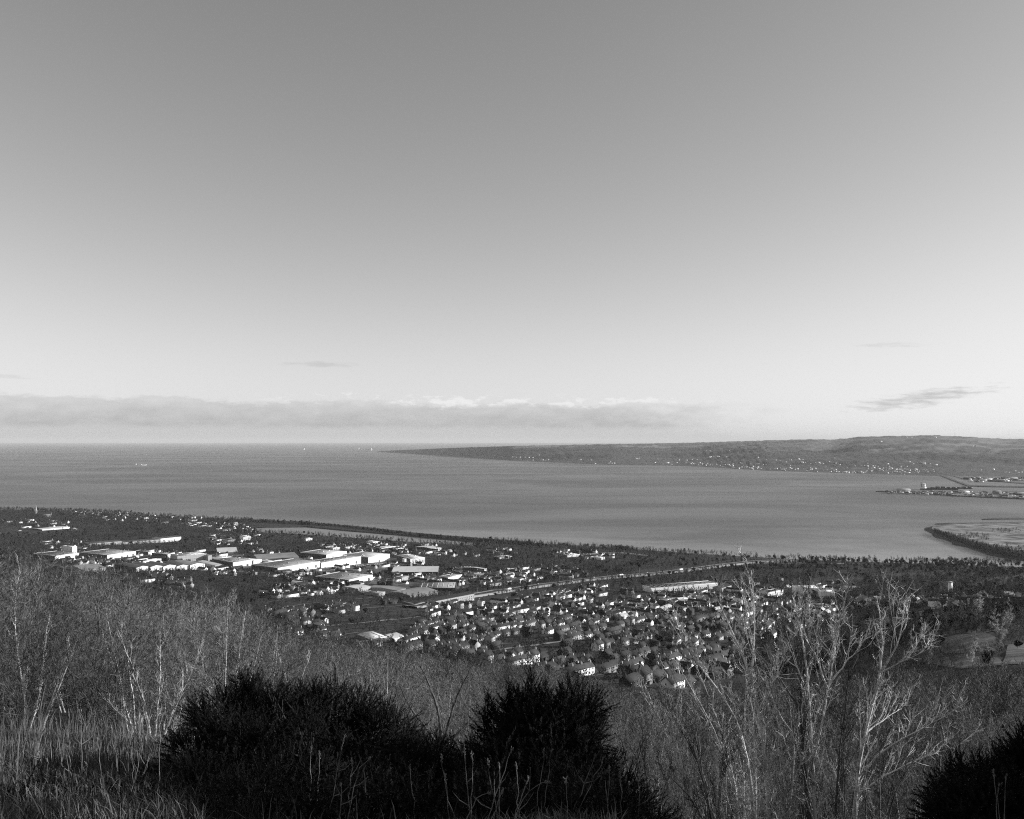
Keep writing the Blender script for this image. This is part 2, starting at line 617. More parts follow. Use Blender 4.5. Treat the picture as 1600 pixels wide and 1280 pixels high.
def build_land():
    kcols = np.unique(np.concatenate([np.linspace(-3, -0.75, 20), np.linspace(-0.75, 0.75, 340), np.linspace(0.75, 3, 20)]))
    Yb = shore_Y(np.clip(kcols, ks[0], ks[-1]))
    nr = 300
    L0 = math.log(2.0)
    fr = np.linspace(0, 1, nr)
    V = np.zeros((nr + 2, len(kcols), 3))
    for j in range(nr):
        Y = np.exp(L0 + fr[j] * (np.log(Yb) - L0))
        X = kcols * Y
        V[j, :, 0], V[j, :, 1] = X, Y
        z = ground(X, Y)
        bl = np.clip((Yb - Y) / 120.0, 0, 1)
        V[j, :, 2] = np.maximum(z, 1.2) * bl + 1.0 * (1 - bl)
    for q, (dy, z) in enumerate(((8, 0.2), (40, -4))):
        Y = Yb + dy
        V[nr + q, :, 0], V[nr + q, :, 1], V[nr + q, :, 2] = kcols * Y, Y, z
    n = len(kcols)
    idx = np.arange((nr + 2) * n).reshape(nr + 2, n)
    Q = np.stack([idx[:-1, :-1], idx[:-1, 1:], idx[1:, 1:], idx[1:, :-1]], -1).reshape(-1, 4)
    cen = (V[:-1, :-1, 1] + V[1:, 1:, 1]).reshape(-1) / 2
    mi = (cen < 45).astype(int)
    o = link('hillside_ground', mesh_np('hillside_ground', V.reshape(-1, 3), Q, [M['soil'], M['near_soil']], mi, smooth=True))
    tag(o, 'dark hillside and coastal plain falling to the shore', kind='structure')
    xs, ys = np.linspace(-60, 60, 50), np.linspace(-60, 2.02, 40)
    X, Y = np.meshgrid(xs, ys)
    Z = ground(X, Y) - 0.01
    V = np.stack([X, Y, Z], -1).reshape(-1, 3)
    idx = np.arange(len(V)).reshape(len(ys), len(xs))
    Q = np.stack([idx[:-1, :-1], idx[:-1, 1:], idx[1:, 1:], idx[1:, :-1]], -1).reshape(-1, 4)
    o = link('hilltop_ground', mesh_np('hilltop_ground', V, Q, M['near_soil'], smooth=True))
    tag(o, 'grassy hilltop the picture was taken from', kind='structure')


build_land()


def slab(name, outer, ztop, m, label, inner_px=None, skirt=25.0, m_side=None, bumps=0.0):
    """low land: a flat polygon (picture points on the sea) with sloping banks"""
    P = [on_sea(x, y) for x, y in outer]
    pts = []
    for i in range(len(P)):
        a, b = P[i], P[(i + 1) % len(P)]
        n = max(1, int((b - a).length / 60))
        for q in range(n):
            pts.append(a.lerp(b, q / n))
    c = sum((p for p in pts), Vector()) / len(pts)
    area = sum(pts[i].x * pts[(i + 1) % len(pts)].y - pts[(i + 1) % len(pts)].x * pts[i].y for i in range(len(pts)))
    if area < 0:
        pts.reverse()
    mb = MB()
    n = len(pts)
    low, top = [], []
    for i in range(n):
        d = (pts[(i + 1) % n] - pts[i - 1])
        nrm = Vector((d.y, -d.x, 0)).normalized()
        jig = random.uniform(-0.25, 0.25) * skirt
        low.append(pts[i] + nrm * (skirt * 0.5 + jig) + Vector((0, 0, -2)))
        top.append(pts[i] + nrm * (jig * 0.6) + Vector((0, 0, ztop + random.uniform(-0.3, 0.3) * ztop * 0.3)))
    import mathutils
    tri = mathutils.geometry.tessellate_polygon([[Vector((p.x, p.y, 0)) for p in top]])
    mb.add([tuple(p) for p in top], tris=[tuple(t) for t in tri], m=0)
    mb.add([tuple(p) for p in low] + [tuple(p) for p in top], quads=[(i, (i + 1) % n, n + (i + 1) % n, n + i) for i in range(n)], m=1)
    o = link(name, mb.mesh(name, [m, m_side or M['rock']]))
    return tag(o, label, kind='structure')


# embankment between the lough and the long lagoon
slab('sea_embankment', [(378, 812), (480, 817.5), (555, 823.5), (655, 835), (780, 845), (830, 849), (835, 853), (745, 848), (630, 837.5), (555, 831), (480, 824), (394, 825.5), (372, 820)],
     4.0, M['soil'], 'long dark wooded embankment between the lough and the narrow lagoon', skirt=14)
slab('reclaimed_land', [(1452, 829.5), (1463, 825), (1487, 821.5), (1560, 820.5), (1700, 820), (1900, 822), (1900, 900), (1660, 884), (1600, 876), (1560, 868), (1520, 856), (1487, 844), (1462, 834)],
     7.0, M['land'], 'flat reclaimed land with a dark bank at right', skirt=60)
slab('breakwater', [(1461, 819.6), (1600, 818.4), (1800, 817), (1800, 815.4), (1600, 816.8), (1475, 818.4)], 3.0, M['rock'], 'thin dark breakwater beyond the reclaimed land', skirt=10)
slab('breakwater', [(1534, 812.2), (1560, 810.4), (1700, 809.5), (1800, 809), (1800, 811), (1600, 811.6)], 3.0, M['rock'], 'second thin breakwater further out at right', skirt=10)
slab('harbour_quay', [(1369, 768.6), (1400, 766.4), (1440, 766.6), (1500, 768), (1600, 770), (1800, 774), (1800, 786), (1600, 780.5), (1500, 776), (1440, 771.6), (1400, 769.8)],
     6.0, M['quay'], 'long low harbour quay jutting out from the right', skirt=14)
slab('harbour_breakwater', [(1468, 743), (1480, 748), (1498, 755), (1512, 760.2), (1560, 761.6), (1800, 764), (1800, 762), (1562, 760.2), (1516, 758.8), (1500, 753.6), (1482, 746.6), (1474, 743)],
     5.0, M['rock'], 'curved dark breakwater by the far shore', skirt=10)
slab('dock_land', [(1490, 744.5), (1800, 744), (1800, 757), (1600, 756.5), (1560, 753), (1530, 751.5), (1506, 749)], 4.0, M['quay'], 'dock land under the far hills at right', skirt=10)

# far shore
FAR_SHORE = [(588, 706.2), (640, 709), (700, 713), (800, 720), (900, 724.4), (960, 727), (1050, 727.8), (1100, 730), (1200, 736), (1300, 739), (1400, 742), (1470, 744.5), (1600, 747), (1800, 749), (2200, 752)]
FAR_RIDGE = [(588, 706.0), (620, 703.6), (650, 702.6), (700, 700.2), (800, 697), (900, 695), (1000, 693.4), (1100, 691.2), (1200, 688.2), (1240, 687.2), (1265, 686.4), (1300, 687), (1325, 685),
             (1345, 682.6), (1400, 681.4), (1460, 680.0), (1480, 681), (1520, 683), (1560, 685.4), (1600, 686.4), (1800, 688), (2200, 692)]


def build_far():
    cols = np.concatenate([np.linspace(588, 1700, 560), np.linspace(1705, 2200, 60)])
    ysh = np.interp(cols, *zip(*FAR_SHORE))
    yri = np.interp(cols, *zip(*FAR_RIDGE))
    nr = 46
    V = np.zeros((nr, len(cols), 3))
    for i, cx in enumerate(cols):
        a = on_sea(cx, ysh[i])
        k = a.x / a.y
        depth = 400 + 3300 * min(1.0, (cx - 588) / 500.0)
        Yr = a.y + depth
        zr = at_depth(cx, yri[i], Yr).z
        for j in range(nr):
            s = j / (nr - 9.0)
            if s <= 1:
                Y = a.y + s * depth
                sh = 0.55 * s + 0.45 * (s * s * (3 - 2 * s))
                z = zr * sh
                b = fbm(np.array([k * Y]), np.array([Y]), 0.0021)[0] * 0.10 * zr * math.sin(math.pi * s)
                b += fbm(np.array([k * Y]), np.array([Y]), 0.009)[0] * 5 * math.sin(math.pi * s) + fbm(np.array([k * Y]), np.array([Y]), 0.03)[0] * 6.0 * min(1, s * 5) * min(1, depth / 2000)
                z = z + b
            else:
                q = (s - 1) * (nr - 9.0) / 8.0
                Y = Yr + q * 3000
                z = zr * (1 - q * q) - 5 * q
            V[j, i] = (k * Y, Y, z if j else -2)
    n = len(cols)
    idx = np.arange(nr * n).reshape(nr, n)
    Q = np.stack([idx[:-1, :-1], idx[:-1, 1:], idx[1:, 1:], idx[1:, :-1]], -1).reshape(-1, 4)
    o = link('far_hills', mesh_np('far_hills', V.reshape(-1, 3), Q, M['hill'], smooth=True))
    tag(o, 'long low hills with fields and woods across the lough', kind='structure')
    return V


FARV = build_far()
FAR_COLS = np.concatenate([np.linspace(588, 1700, 560), np.linspace(1705, 2200, 60)])


def far_point(px, s):
    i = int(np.argmin(abs(FAR_COLS - px)))
    j = s * 37.0
    a = int(j)
    f = j - a
    return Vector(FARV[a, i] * (1 - f) + FARV[a + 1, i] * f)


# ---------------------------------------------------------------- buildings
def prism_house(mb, L, W, hw, hr, m_wall, m_roof, org=(0, 0, 0), rot=0.0, over=0.3):
    """gabled block in one mesh, ridge along local x"""
    l, wd = L / 2, W / 2
    V = np.array([(-l, -wd, -2), (l, -wd, -2), (l, wd, -2), (-l, wd, -2), (-l, -wd, hw), (l, -wd, hw), (l, wd, hw), (-l, wd, hw), (-l, 0, hw + hr), (l, 0, hw + hr)], float)
    R = np.array([(-l - over, -wd - over, hw - 0.2), (l + over, -wd - over, hw - 0.2), (l + over, 0, hw + hr + 0.15), (-l - over, 0, hw + hr + 0.15),
                  (l + over, wd + over, hw - 0.2), (-l - over, wd + over, hw - 0.2)], float)
    c, s = math.cos(rot), math.sin(rot)
    Rm = np.array([[c, -s, 0], [s, c, 0], [0, 0, 1]])
    V = V @ Rm.T + np.array(org)
    R = R @ Rm.T + np.array(org)
    mb.add(V, tris=[(4, 8, 7), (5, 6, 9)], quads=[(0, 1, 5, 4), (1, 2, 6, 5), (2, 3, 7, 6), (3, 0, 4, 7)], m=m_wall)
    mb.add(R, quads=[(0, 1, 2, 3), (3, 2, 4, 5)], m=m_roof)


HSHAPE = {   # length, width, eaves, roof rise, chimneys, hip
    'house': (9.5, 7.5, 5.0, 2.8, 1),
    'semi': (15.0, 8.0, 5.2, 3.0, 2),
    'bungalow': (13.0, 8.5, 2.7, 3.0, 1),
    'terrace': (30.0, 8.0, 5.3, 2.7, 4),
    'tall': (10.0, 8.5, 7.6, 3.6, 1),
}
_hc = {}


def house_parts(shape, wall, roof):
    key = (shape, wall, roof)
    if key in _hc:
        return _hc[key]
    L, W, hw, hr, nch = HSHAPE[shape]
    l, wd = L / 2, W / 2
    a = MB()
    V = [(-l, -wd, -4), (l, -wd, -4), (l, wd, -4), (-l, wd, -4), (-l, -wd, hw), (l, -wd, hw), (l, wd, hw), (-l, wd, hw), (-l, 0, hw + hr), (l, 0, hw + hr)]
    a.add(V, tris=[(4, 8, 7), (5, 6, 9)], quads=[(0, 1, 5, 4), (1, 2, 6, 5), (2, 3, 7, 6), (3, 0, 4, 7)])
    # a small front porch / bay under its own lean-to
    a.box(-1.3, 1.3, -wd - 1.2, -wd + 0.05, -3, 2.6)
    walls = a.mesh('wall', [M[wall]])
    r = MB()
    o, th = 0.45, 0.25
    sl = hr / wd
    for sgn in (-1, 1):
        y0, z0 = sgn * (wd + o), hw - o * sl
        y1, z1 = 0.0, hw + hr
        V = [(-l - o, y0, z0 + 0.02), (l + o, y0, z0 + 0.02), (l + o, y1, z1 + 0.02), (-l - o, y1, z1 + 0.02)]
        V += [(x, y, z + th) for x, y, z in V]
        q = [(0, 1, 2, 3), (4, 7, 6, 5), (0, 4, 5, 1), (1, 5, 6, 2), (3, 7, 4, 0)]
        r.add(V, quads=q)
    r.box(-1.5, 1.5, -wd - 1.4, -wd - 0.5, 2.6, 2.85)
    roofm = r.mesh('roof', [M[roof]])
    cx = [(-l + 0.9)] if nch == 1 else list(np.linspace(-l + 0.9, l - 0.9, nch))
    ch = MB()
    for x in (0.0,):
        ch.box(x - 0.45, x + 0.45, -0.7, 0.7, hw + hr - 1.0, hw + hr + 1.5)
        ch.box(x - 0.2, x + 0.2, -0.4, -0.1, hw + hr + 1.5, hw + hr + 1.9)
        ch.box(x - 0.2, x + 0.2, 0.1, 0.4, hw + hr + 1.5, hw + hr + 1.9)
    chm = ch.mesh('chimney', [M['cream_wall'] if wall in ('white_wall', 'cream_wall') else M['brick_wall']])
    wn = MB()
    nw = max(2, int(L / 3.2))
    for fl in range(max(1, int(hw / 2.6))):
        z = 0.9 + 2.6 * fl
        for i in range(nw):
            x = -l + L * (i + 0.5) / nw
            if abs(x) < 1.4 and fl == 0:
                continue
            for sgn in (-1, 1):
                wn.box(x - 0.65, x + 0.65, sgn * wd - 0.04, sgn * wd + 0.04, z, z + 1.2)
        for sgn in (-1, 1):
            wn.box(sgn * l - 0.04, sgn * l + 0.04, -0.5, 0.5, z + 0.1, z + 1.1)
    win = wn.mesh('windows', [M['glass']])
    _hc[key] = (walls, roofm, [chm, cx], win)
    return _hc[key]


def place_house(x, y, rz, shape, wall, roof, label, group, cat='house', name='house', sc=1.0):
    o = empty(name, (x, y, g1(x, y) - 0.2), rz)
    o.scale = (sc, sc, sc)
    tag(o, label, cat, group)
    for nm, me in zip(('wall', 'roof', 'chimney', 'windows'), house_parts(shape, wall, roof)):
        if nm == 'chimney':
            for x_ in me[1]:
                link(nm, me[0], o, (x_, 0, 0))
            continue
        p = link(nm, me, o)
        if nm == 'windows':
            p['kind'] = 'stuff'
    return o


FOOT = []      # circles kept free of trees: x, y, r


def shed(A, B, Cc, h, roof, wall, label, name='warehouse', cat='warehouse', gable=0.0, ridge='long', end_wall=None, doors=0, win=0, parapet=True, dmax=85.0):
    """A near-left ground corner, B near-right, Cc the corner behind A (all picture points)"""
    a, b, c = on_ground(*A, far=True), on_ground(*B, far=True), on_ground(*Cc, far=True)
    u = Vector((b.x - a.x, b.y - a.y, 0))
    L = u.length
    u.normalize()
    if math.degrees(math.atan2(u.y, u.x)) > 64:
        L = max((b.x - a.x) / math.cos(math.radians(60)), 8.0)
        u = Vector((math.cos(math.radians(60)), math.sin(math.radians(60)), 0))
    v = Vector((-u.y, u.x, 0))
    D = max(8.0, (Vector((c.x - a.x, c.y - a.y, 0))).dot(v))
    D = min(D, dmax)
    rz = math.atan2(u.y, u.x)
    z0 = min(a.z, b.z, c.z)
    o = empty(name, (a.x, a.y, z0), rz)
    tag(o, label, cat)
    hb = max(a.z, b.z) - z0
    wl = MB()
    h *= 1.3 if wall == 'white_wall' and h > 5 else 1.0
    H = h + hb * 0.5
    em = 1 if (end_wall or (wall == 'white_wall' and not win and D > 14)) else 0  # white sheds get their end shade painted as a darker tone
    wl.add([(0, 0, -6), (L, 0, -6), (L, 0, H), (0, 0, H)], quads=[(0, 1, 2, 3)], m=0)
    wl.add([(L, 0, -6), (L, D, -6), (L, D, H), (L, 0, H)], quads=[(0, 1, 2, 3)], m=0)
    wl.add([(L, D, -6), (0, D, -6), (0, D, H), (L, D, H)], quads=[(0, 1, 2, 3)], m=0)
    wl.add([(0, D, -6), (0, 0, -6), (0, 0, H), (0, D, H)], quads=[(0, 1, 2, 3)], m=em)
    rf = MB()
    if gable > 0:
        if ridge == 'long':
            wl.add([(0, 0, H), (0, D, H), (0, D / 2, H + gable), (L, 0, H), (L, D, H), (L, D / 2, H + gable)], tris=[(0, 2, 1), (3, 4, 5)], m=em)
            rf.add([(-.4, -.4, H + .05), (L + .4, -.4, H + .05), (L + .4, D / 2, H + gable + .25), (-.4, D / 2, H + gable + .25), (L + .4, D + .4, H + .05), (-.4, D + .4, H + .05)],
                   quads=[(0, 1, 2, 3), (3, 2, 4, 5)])
        else:
            wl.add([(0, 0, H), (L, 0, H), (L / 2, 0, H + gable), (0, D, H), (L, D, H), (L / 2, D, H + gable)], tris=[(0, 1, 2), (3, 5, 4)])
            rf.add([(-.4, -.4, H + .05), (-.4, D + .4, H + .05), (L / 2, D + .4, H + gable + .25), (L / 2, -.4, H + gable + .25), (L + .4, D + .4, H + .05), (L + .4, -.4, H + .05)],
                   quads=[(1, 0, 3, 2), (2, 3, 5, 4)])
    else:
        rf.box(0.4, L - 0.4, 0.4, D - 0.4, H - 0.3, H + 0.25)
        # roof plant and roof-lights
        rs = random.Random(int(A[0] * 13 + A[1] * 7))
        for q in range(int(L / 16)):
            x = rs.uniform(0.1, 0.9) * L
            y = rs.uniform(0.2, 0.8) * D
            s_ = rs.uniform(0.8, 2.4)
            rf.box(x - s_, x + s_, y - s_ * .7, y + s_ * .7, H + 0.2, H + rs.uniform(0.8, 2.0))
        if parapet:
            wl.box(0, L, 0, 0.35, H, H + 0.7)
            wl.box(0, 0.35, 0.35, D, H, H + 0.7)
            wl.box(L - 0.35, L, 0.35, D, H, H + 0.7)
            wl.box(0.35, L - 0.35, D - 0.35, D, H, H + 0.7)
    link('wall', wl.mesh('wall', [M[wall], M['shaded_end']]), o)
    link('roof', rf.mesh('roof', [M[roof]]), o)
    if L > 24 and D > 18 and H > 4:
        sk = MB()
        for i_ in range(int(L / 9)):
            x_ = (i_ + .5) * L / int(L / 9)
            zz = H + 0.3 + (gable * .5 if gable and ridge == 'long' else 0)
            if gable == 0:
                sk.box(x_ - .5, x_ + .5, D * .12, D * .88, H + .2, H + .45)
        if sk.n:
            p_ = link('rooflights', sk.mesh('rooflights', [M['light_roof'] if roof != 'light_roof' else M['grey_roof']]), o)
            p_['kind'] = 'stuff'
    if doors:
        dm = MB()
        dm.box(-2.2, 2.2, -0.08, 0.05, -2, 4.2)
        me = dm.mesh('roller_door', [M['dark_roof']])
        for i in range(doors):
            link('roller_door', me, o, ((i + 0.5) * L / doors, 0, hb * (i + 0.5) / doors))
    if win:
        wm = MB()
        ns = int(L / 4.5)
        for f in range(win):
            z = 1.2 + f * 3.0
            for i in range(ns):
                x = (i + 0.5) * L / ns
                wm.box(x - 0.8, x + 0.8, -0.06, 0.05, z, z + 1.5)
            for i in range(int(D / 4.5)):
                y = (i + 0.5) * D / int(D / 4.5)
                wm.box(-0.06, 0.05, y - 0.8, y + 0.8, z, z + 1.5)
        p = link('windows', wm.mesh('windows', [M['glass']]), o)
        p['kind'] = 'stuff'
    n = max(1, int(L / max(D, 8)))
    for i in range(n):
        q = a + u * (L * (i + 0.5) / n) + v * (D / 2)
        FOOT.append((q.x, q.y, max(D, L / n) * 0.62))
    return o


SHEDS = [
    ((167.5, 873), (230, 866.5), (147, 867), 9, 'grey_roof', 'white_wall', 'largest white shed in the left retail park, dark end wall facing left', dict(doors=5, dmax=110)),
    ((86, 874), (146, 867.5), (80, 868.5), 8, 'dark_roof', 'white_wall', 'long white shed at the far left end of the retail park', dict(doors=4)),
    ((72, 867), (107, 862), (69, 864.5), 4, 'light_roof', 'white_wall', 'low narrow white building behind the leftmost white shed', {}),
    ((113, 864.5), (124, 863.5), (112, 862), 12, 'light_roof', 'white_wall', 'small tall white block above the leftmost shed', dict(win=2)),
    ((232, 867.4), (258, 863), (229, 864), 7, 'dark_roof', 'white_wall', 'short white shed between the largest left shed and the banded store', dict(doors=2)),
    ((277, 878), (322, 876), (274, 868), 15, 'light_roof', 'cream_wall', 'tall pale banded store with stepped roof in the left retail park', dict(win=3, dmax=45)),
    ((325, 877), (331, 876.6), (324, 875), 13, 'grey_roof', 'cream_wall', 'narrow pale stair block at the right end of the banded store', dict(win=1)),
    ((130, 894), (166, 892), (108, 888), 5, 'grey_roof', 'cream_wall', 'grey pitched roof warehouse just above the left wood', dict(gable=5)),
    ((213, 893.5), (233, 892.4), (193, 883), 7, 'dark_roof', 'white_wall', 'leftmost of the row of five white gabled sheds', dict(gable=3, ridge='deep', doors=1)),
    ((234, 892.6), (254, 891.6), (214, 882.4), 7, 'dark_roof', 'white_wall', 'second from left of the five white gabled sheds', dict(gable=3, ridge='deep', doors=1)),
    ((255, 891.8), (275, 890.8), (235, 881.8), 7, 'dark_roof', 'white_wall', 'middle one of the five white gabled sheds', dict(gable=3, ridge='deep', doors=1)),
    ((276, 891), (296, 890), (256, 881.2), 7, 'dark_roof', 'white_wall', 'fourth from left of the five white gabled sheds', dict(gable=3, ridge='deep', doors=1)),
    ((297, 890.2), (320, 889.2), (277, 880.6), 8, 'grey_roof', 'white_wall', 'rightmost of the five white gabled sheds', dict(gable=3, ridge='deep', doors=1)),
    ((336, 887), (350, 886), (318, 879), 6, 'light_roof', 'cream_wall', 'shed with bright white roof right of the five gabled sheds', dict(gable=2, ridge='deep')),
    ((364, 886.5), (394, 884), (352, 879), 9, 'grey_roof', 'white_wall', 'white fronted shed left of the stepped dark roofed shed', dict(doors=2)),
    ((396, 884), (409, 882.6), (390, 878), 9, 'light_roof', 'white_wall', 'small white shed beside the pointed house roofs', dict(doors=1)),
    ((403, 877.5), (467, 875), (398, 868), 7, 'grey_roof', 'grey_wall', 'long grey roofed hall with columns in the middle retail park', dict(gable=6, win=1)),
    ((340, 866), (371, 865), (334, 860), 5, 'light_roof', 'grey_wall', 'small pale hipped hall behind the retail park', dict(gable=7)),
    ((510, 873.5), (545, 868), (471, 864), 9, 'light_roof', 'white_wall', 'white roofed store with long dark side wall facing left', dict()),
    ((575.5, 880), (609, 876), (548, 870), 11, 'light_roof', 'white_wall', 'tall white store by the car park, rightmost of the large stores', dict(doors=1)),
    ((434, 894.5), (500, 888), (414, 887), 9, 'grey_roof', 'white_wall', 'left half of the longest white store with dark end wall', dict(doors=5)),
    ((502, 888), (564, 881.4), (492, 884), 11, 'grey_roof', 'white_wall', 'right half of the longest white store', dict(doors=4)),
    ((437, 897), (456, 896), (436, 894.4), 5, 'dark_roof', 'cream_wall', 'small dark roofed pavilion with windows in front of the longest store', dict(gable=2, win=1)),
    ((545, 911.5), (593, 899), (508, 903), 8, 'grey_roof', 'white_wall', 'white walled depot with mid grey roof below the longest store', dict(doors=3)),
    ((612, 898), (684, 900), (618, 889), 7, 'light_roof', 'brick_wall', 'long dark walled warehouse with bright roof in the town centre', dict(gable=3)),
    ((641, 881.5), (664, 880.5), (640, 875), 10, 'light_roof', 'white_wall', 'small square white block beyond the dark walled warehouse', dict(doors=1)),
    ((632, 881.5), (635, 881.4), (631.6, 880.4), 9, 'light_roof', 'white_wall', 'thin white tower left of the square white block', dict()),
    ((677, 860.5), (690, 859), (650, 857), 5, 'light_roof', 'white_wall', 'white ended shed near the lagoon', dict(gable=2)),
    ((583, 851.6), (593, 850.8), (581, 849.4), 6, 'light_roof', 'white_wall', 'bright white building on the lagoon shore', dict(win=1)),
    ((653, 922), (712, 924.5), (658, 916), 5, 'grey_roof', 'brick_wall', 'long flat roofed school block with dark front', dict(win=1)),
    ((621, 926.5), (637, 922.5), (600, 918), 6, 'grey_roof', 'cream_wall', 'grey roofed hall left of the flat roofed school block', dict(gable=2)),
    ((641, 934.5), (684, 930), (617, 927), 6, 'grey_roof', 'grey_wall', 'big grey roofed school hall above the terraces', dict(gable=3, win=1)),
    ((681, 945.5), (741, 938.5), (676, 942), 9, 'tile_roof', 'cream_wall', 'long pale three storey flats below the school', dict(gable=3, win=3)),
    ((757, 892.5), (760.5, 891.8), (738, 887), 5, 'light_roof', 'white_wall', 'narrow building with bright roof above the motorway', dict(gable=1.5)),
    ((1017, 925.6), (1122, 920.4), (1013, 923), 7, 'dark_roof', 'white_wall', 'very long white building left of the birch tree', dict(win=2)),
    ((1018, 944.6), (1080, 939.6), (1014, 943), 4, 'light_roof', 'cream_wall', 'low long pale building behind the houses', dict(win=1)),
    ((1036, 957), (1050, 953), (1031, 954), 6, 'light_roof', 'cream_wall', 'pale hall with bright roof under the low long building', dict(gable=2)),
    ((1128, 925), (1143, 922), (1124, 922), 8, 'tile_roof', 'cream_wall', 'pale building at the right end of the very long white one', dict(gable=3, win=2)),
    ((1200, 932), (1224, 930), (1196, 929.6), 6, 'dark_roof', 'white_wall', 'white block seen between the birch stems', dict(win=2, dmax=26)),
    ((1243, 929), (1280, 927), (1238, 924), 8, 'light_roof', 'white_wall', 'bright white stepped building behind the birch top', dict(win=2, dmax=26)),
    ((1283, 936), (1305, 934), (1277, 930), 8, 'light_roof', 'white_wall', 'large white block right of the stepped building', dict(win=2, dmax=26)),
    ((1273, 952.4), (1295, 951.4), (1270, 950), 5, 'dark_roof', 'white_wall', 'low white building under the large white block', dict(win=1, dmax=26)),
    ((1323, 922), (1345, 921), (1322, 920), 4, 'grey_roof', 'cream_wall', 'single low pale shed in the trees right of the birch', dict(gable=1.5)),
    ((1506, 932), (1516, 930), (1495, 923.5), 5, 'light_roof', 'cream_wall', 'white roofed hut right of the white pillar', dict(gable=2, dmax=12)),
    ((135, 853), (190, 850.8), (133, 851.2), 7, 'dark_roof', 'cream_wall', 'left third of the long pale terrace behind the retail park', dict(gable=2.5, win=2)),
    ((192, 850.8), (249, 848), (190, 849.2), 7, 'dark_roof', 'cream_wall', 'middle third of the long pale terrace behind the retail park', dict(gable=2.5, win=2)),
    ((251, 847.8), (283, 845.6), (249, 845.4), 9, 'dark_roof', 'white_wall', 'brightest right end of the long pale terrace', dict(gable=2.5, win=2)),
    ((66, 829), (109, 826), (62, 827), 4, 'light_roof', 'white_wall', 'low white school roof below the church', dict(gable=1.5)),
    ((118, 828.4), (151, 822.6), (116, 827), 5, 'light_roof', 'cream_wall', 'pale long roof right of the low white school', dict(gable=2)),
    ((380, 845), (392, 844.4), (378, 843), 8, 'light_roof', 'white_wall', 'white block in the trees by the lagoon head', dict(win=2)),
    ((356, 848), (368, 847.4), (354, 846), 7, 'dark_roof', 'cream_wall', 'pale flats left of the white block by the lagoon head', dict(win=2)),
    ((765, 917), (800, 913), (762, 915.6), 6, 'tile_roof', 'cream_wall', 'pale terrace just above the motorway', dict(gable=2.5, win=2)),
    ((579, 1002), (610, 1002.6), (580, 997), 4, 'light_roof', 'grey_wall', 'flat bright roof at the top edge of the wood', dict()),
    ((616, 1003), (633, 999), (612, 997), 5, 'light_roof', 'white_wall', 'bright roofed hall right of the flat roof by the wood', dict(gable=2.5)),
    ((560, 925.6), (579, 922), (551, 919), 6, 'light_roof', 'cream_wall', 'pale hall under the white walled depot', dict(gable=2, win=1)),
    ((262, 872), (272, 870.6), (255, 868), 7, 'grey_roof', 'white_wall', 'narrow white shed left of the banded store', dict()),
    ((212, 880.5), (252, 877.6), (206, 878), 4, 'light_roof', 'white_wall', 'low white fronted row in front of the largest left shed', dict(dmax=14)),
    ((262, 883.5), (300, 882), (258, 881.6), 4, 'light_roof', 'white_wall', 'low white fronted row below the banded store', dict(dmax=14)),
    ((334, 876), (362, 874), (328, 872), 5, 'light_roof', 'white_wall', 'thin bright shed between the banded store and the columned hall', dict(dmax=20)),
    ((420, 884), (432, 883), (416, 881), 6, 'light_roof', 'white_wall', 'small white shed under the columned hall', dict()),
    ((463, 900), (488, 898.6), (460, 897), 4, 'dark_roof', 'white_wall', 'small white row left of the dark walled pavilion', dict(dmax=12)),
    ((596, 861), (618, 859), (592, 858), 6, 'light_roof', 'white_wall', 'white shed near the lagoon, left of the white ended shed', dict(dmax=22)),
    ((520, 862), (531, 861.4), (518, 859.6), 7, 'light_roof', 'white_wall', 'small white block under the lagoon shore trees', dict(dmax=14)),
    ((478, 846), (488, 845.4), (476, 844.4), 6, 'light_roof', 'white_wall', 'lone white block beside the lagoon trees', dict(dmax=14)),
    ((700, 908), (722, 905), (694, 904), 6, 'grey_roof', 'white_wall', 'white fronted workshop right of the dark walled warehouse', dict(dmax=24)),
    ((628, 908), (640, 905.6), (622, 904), 7, 'grey_roof', 'cream_wall', 'small pale block below the dark walled warehouse', dict(dmax=16)),
    ((778, 874), (800, 872.6), (774, 871.6), 5, 'light_roof', 'white_wall', 'white shed between the motorway and the shore', dict(dmax=20)),
    ((886, 871), (906, 869.6), (880, 868), 5, 'light_roof', 'white_wall', 'white shed beside the shore yard', dict(dmax=20)),
    ((922, 874), (940, 875), (916, 871.6), 5, 'light_roof', 'white_wall', 'lowest white shed of the shore yard', dict(dmax=18)),
    ((592, 931.5), (602, 929), (584, 927), 5, 'grey_roof', 'cream_wall', 'small flat store left of the school hall', dict()),
]
for (A, B, Cc, h, rf, wl, lab, kw) in SHEDS:
    shed(A, B, Cc, h, rf, wl, lab, **kw)

# church with a spire at the left shore
p = on_ground(56, 808, far=True)
ch = empty('church', p, math.radians(20))
tag(ch, 'church with a tall pointed spire among the trees at far left', 'church')
mb = MB()
prism_house(mb, 46, 18, 11, 9, 0, 1, (29, 0, 0))
link('nave', mb.mesh('nave', [M['grey_wall'], M['tile_roof']]), ch)
mb = MB()
mb.box(-4.5, 4.5, -4.5, 4.5, -4, 22)
for sx_ in (-1, 1):
    for sy_ in (-1, 1):
        mb.box(sx_ * 4.2 - 0.6, sx_ * 4.2 + 0.6, sy_ * 4.2 - 0.6, sy_ * 4.2 + 0.6, 22, 25)
link('tower', mb.mesh('tower', [M['grey_wall']]), ch)
mb = MB()
ring = [(4.6 * math.cos(a), 4.6 * math.sin(a), 22) for a in np.arange(8) * math.pi / 4]
mb.add(ring + [(0, 0, 48)], tris=[(i, (i + 1) % 8, 8) for i in range(8)])
link('spire', mb.mesh('spire', [M['cream_wall']]), ch)

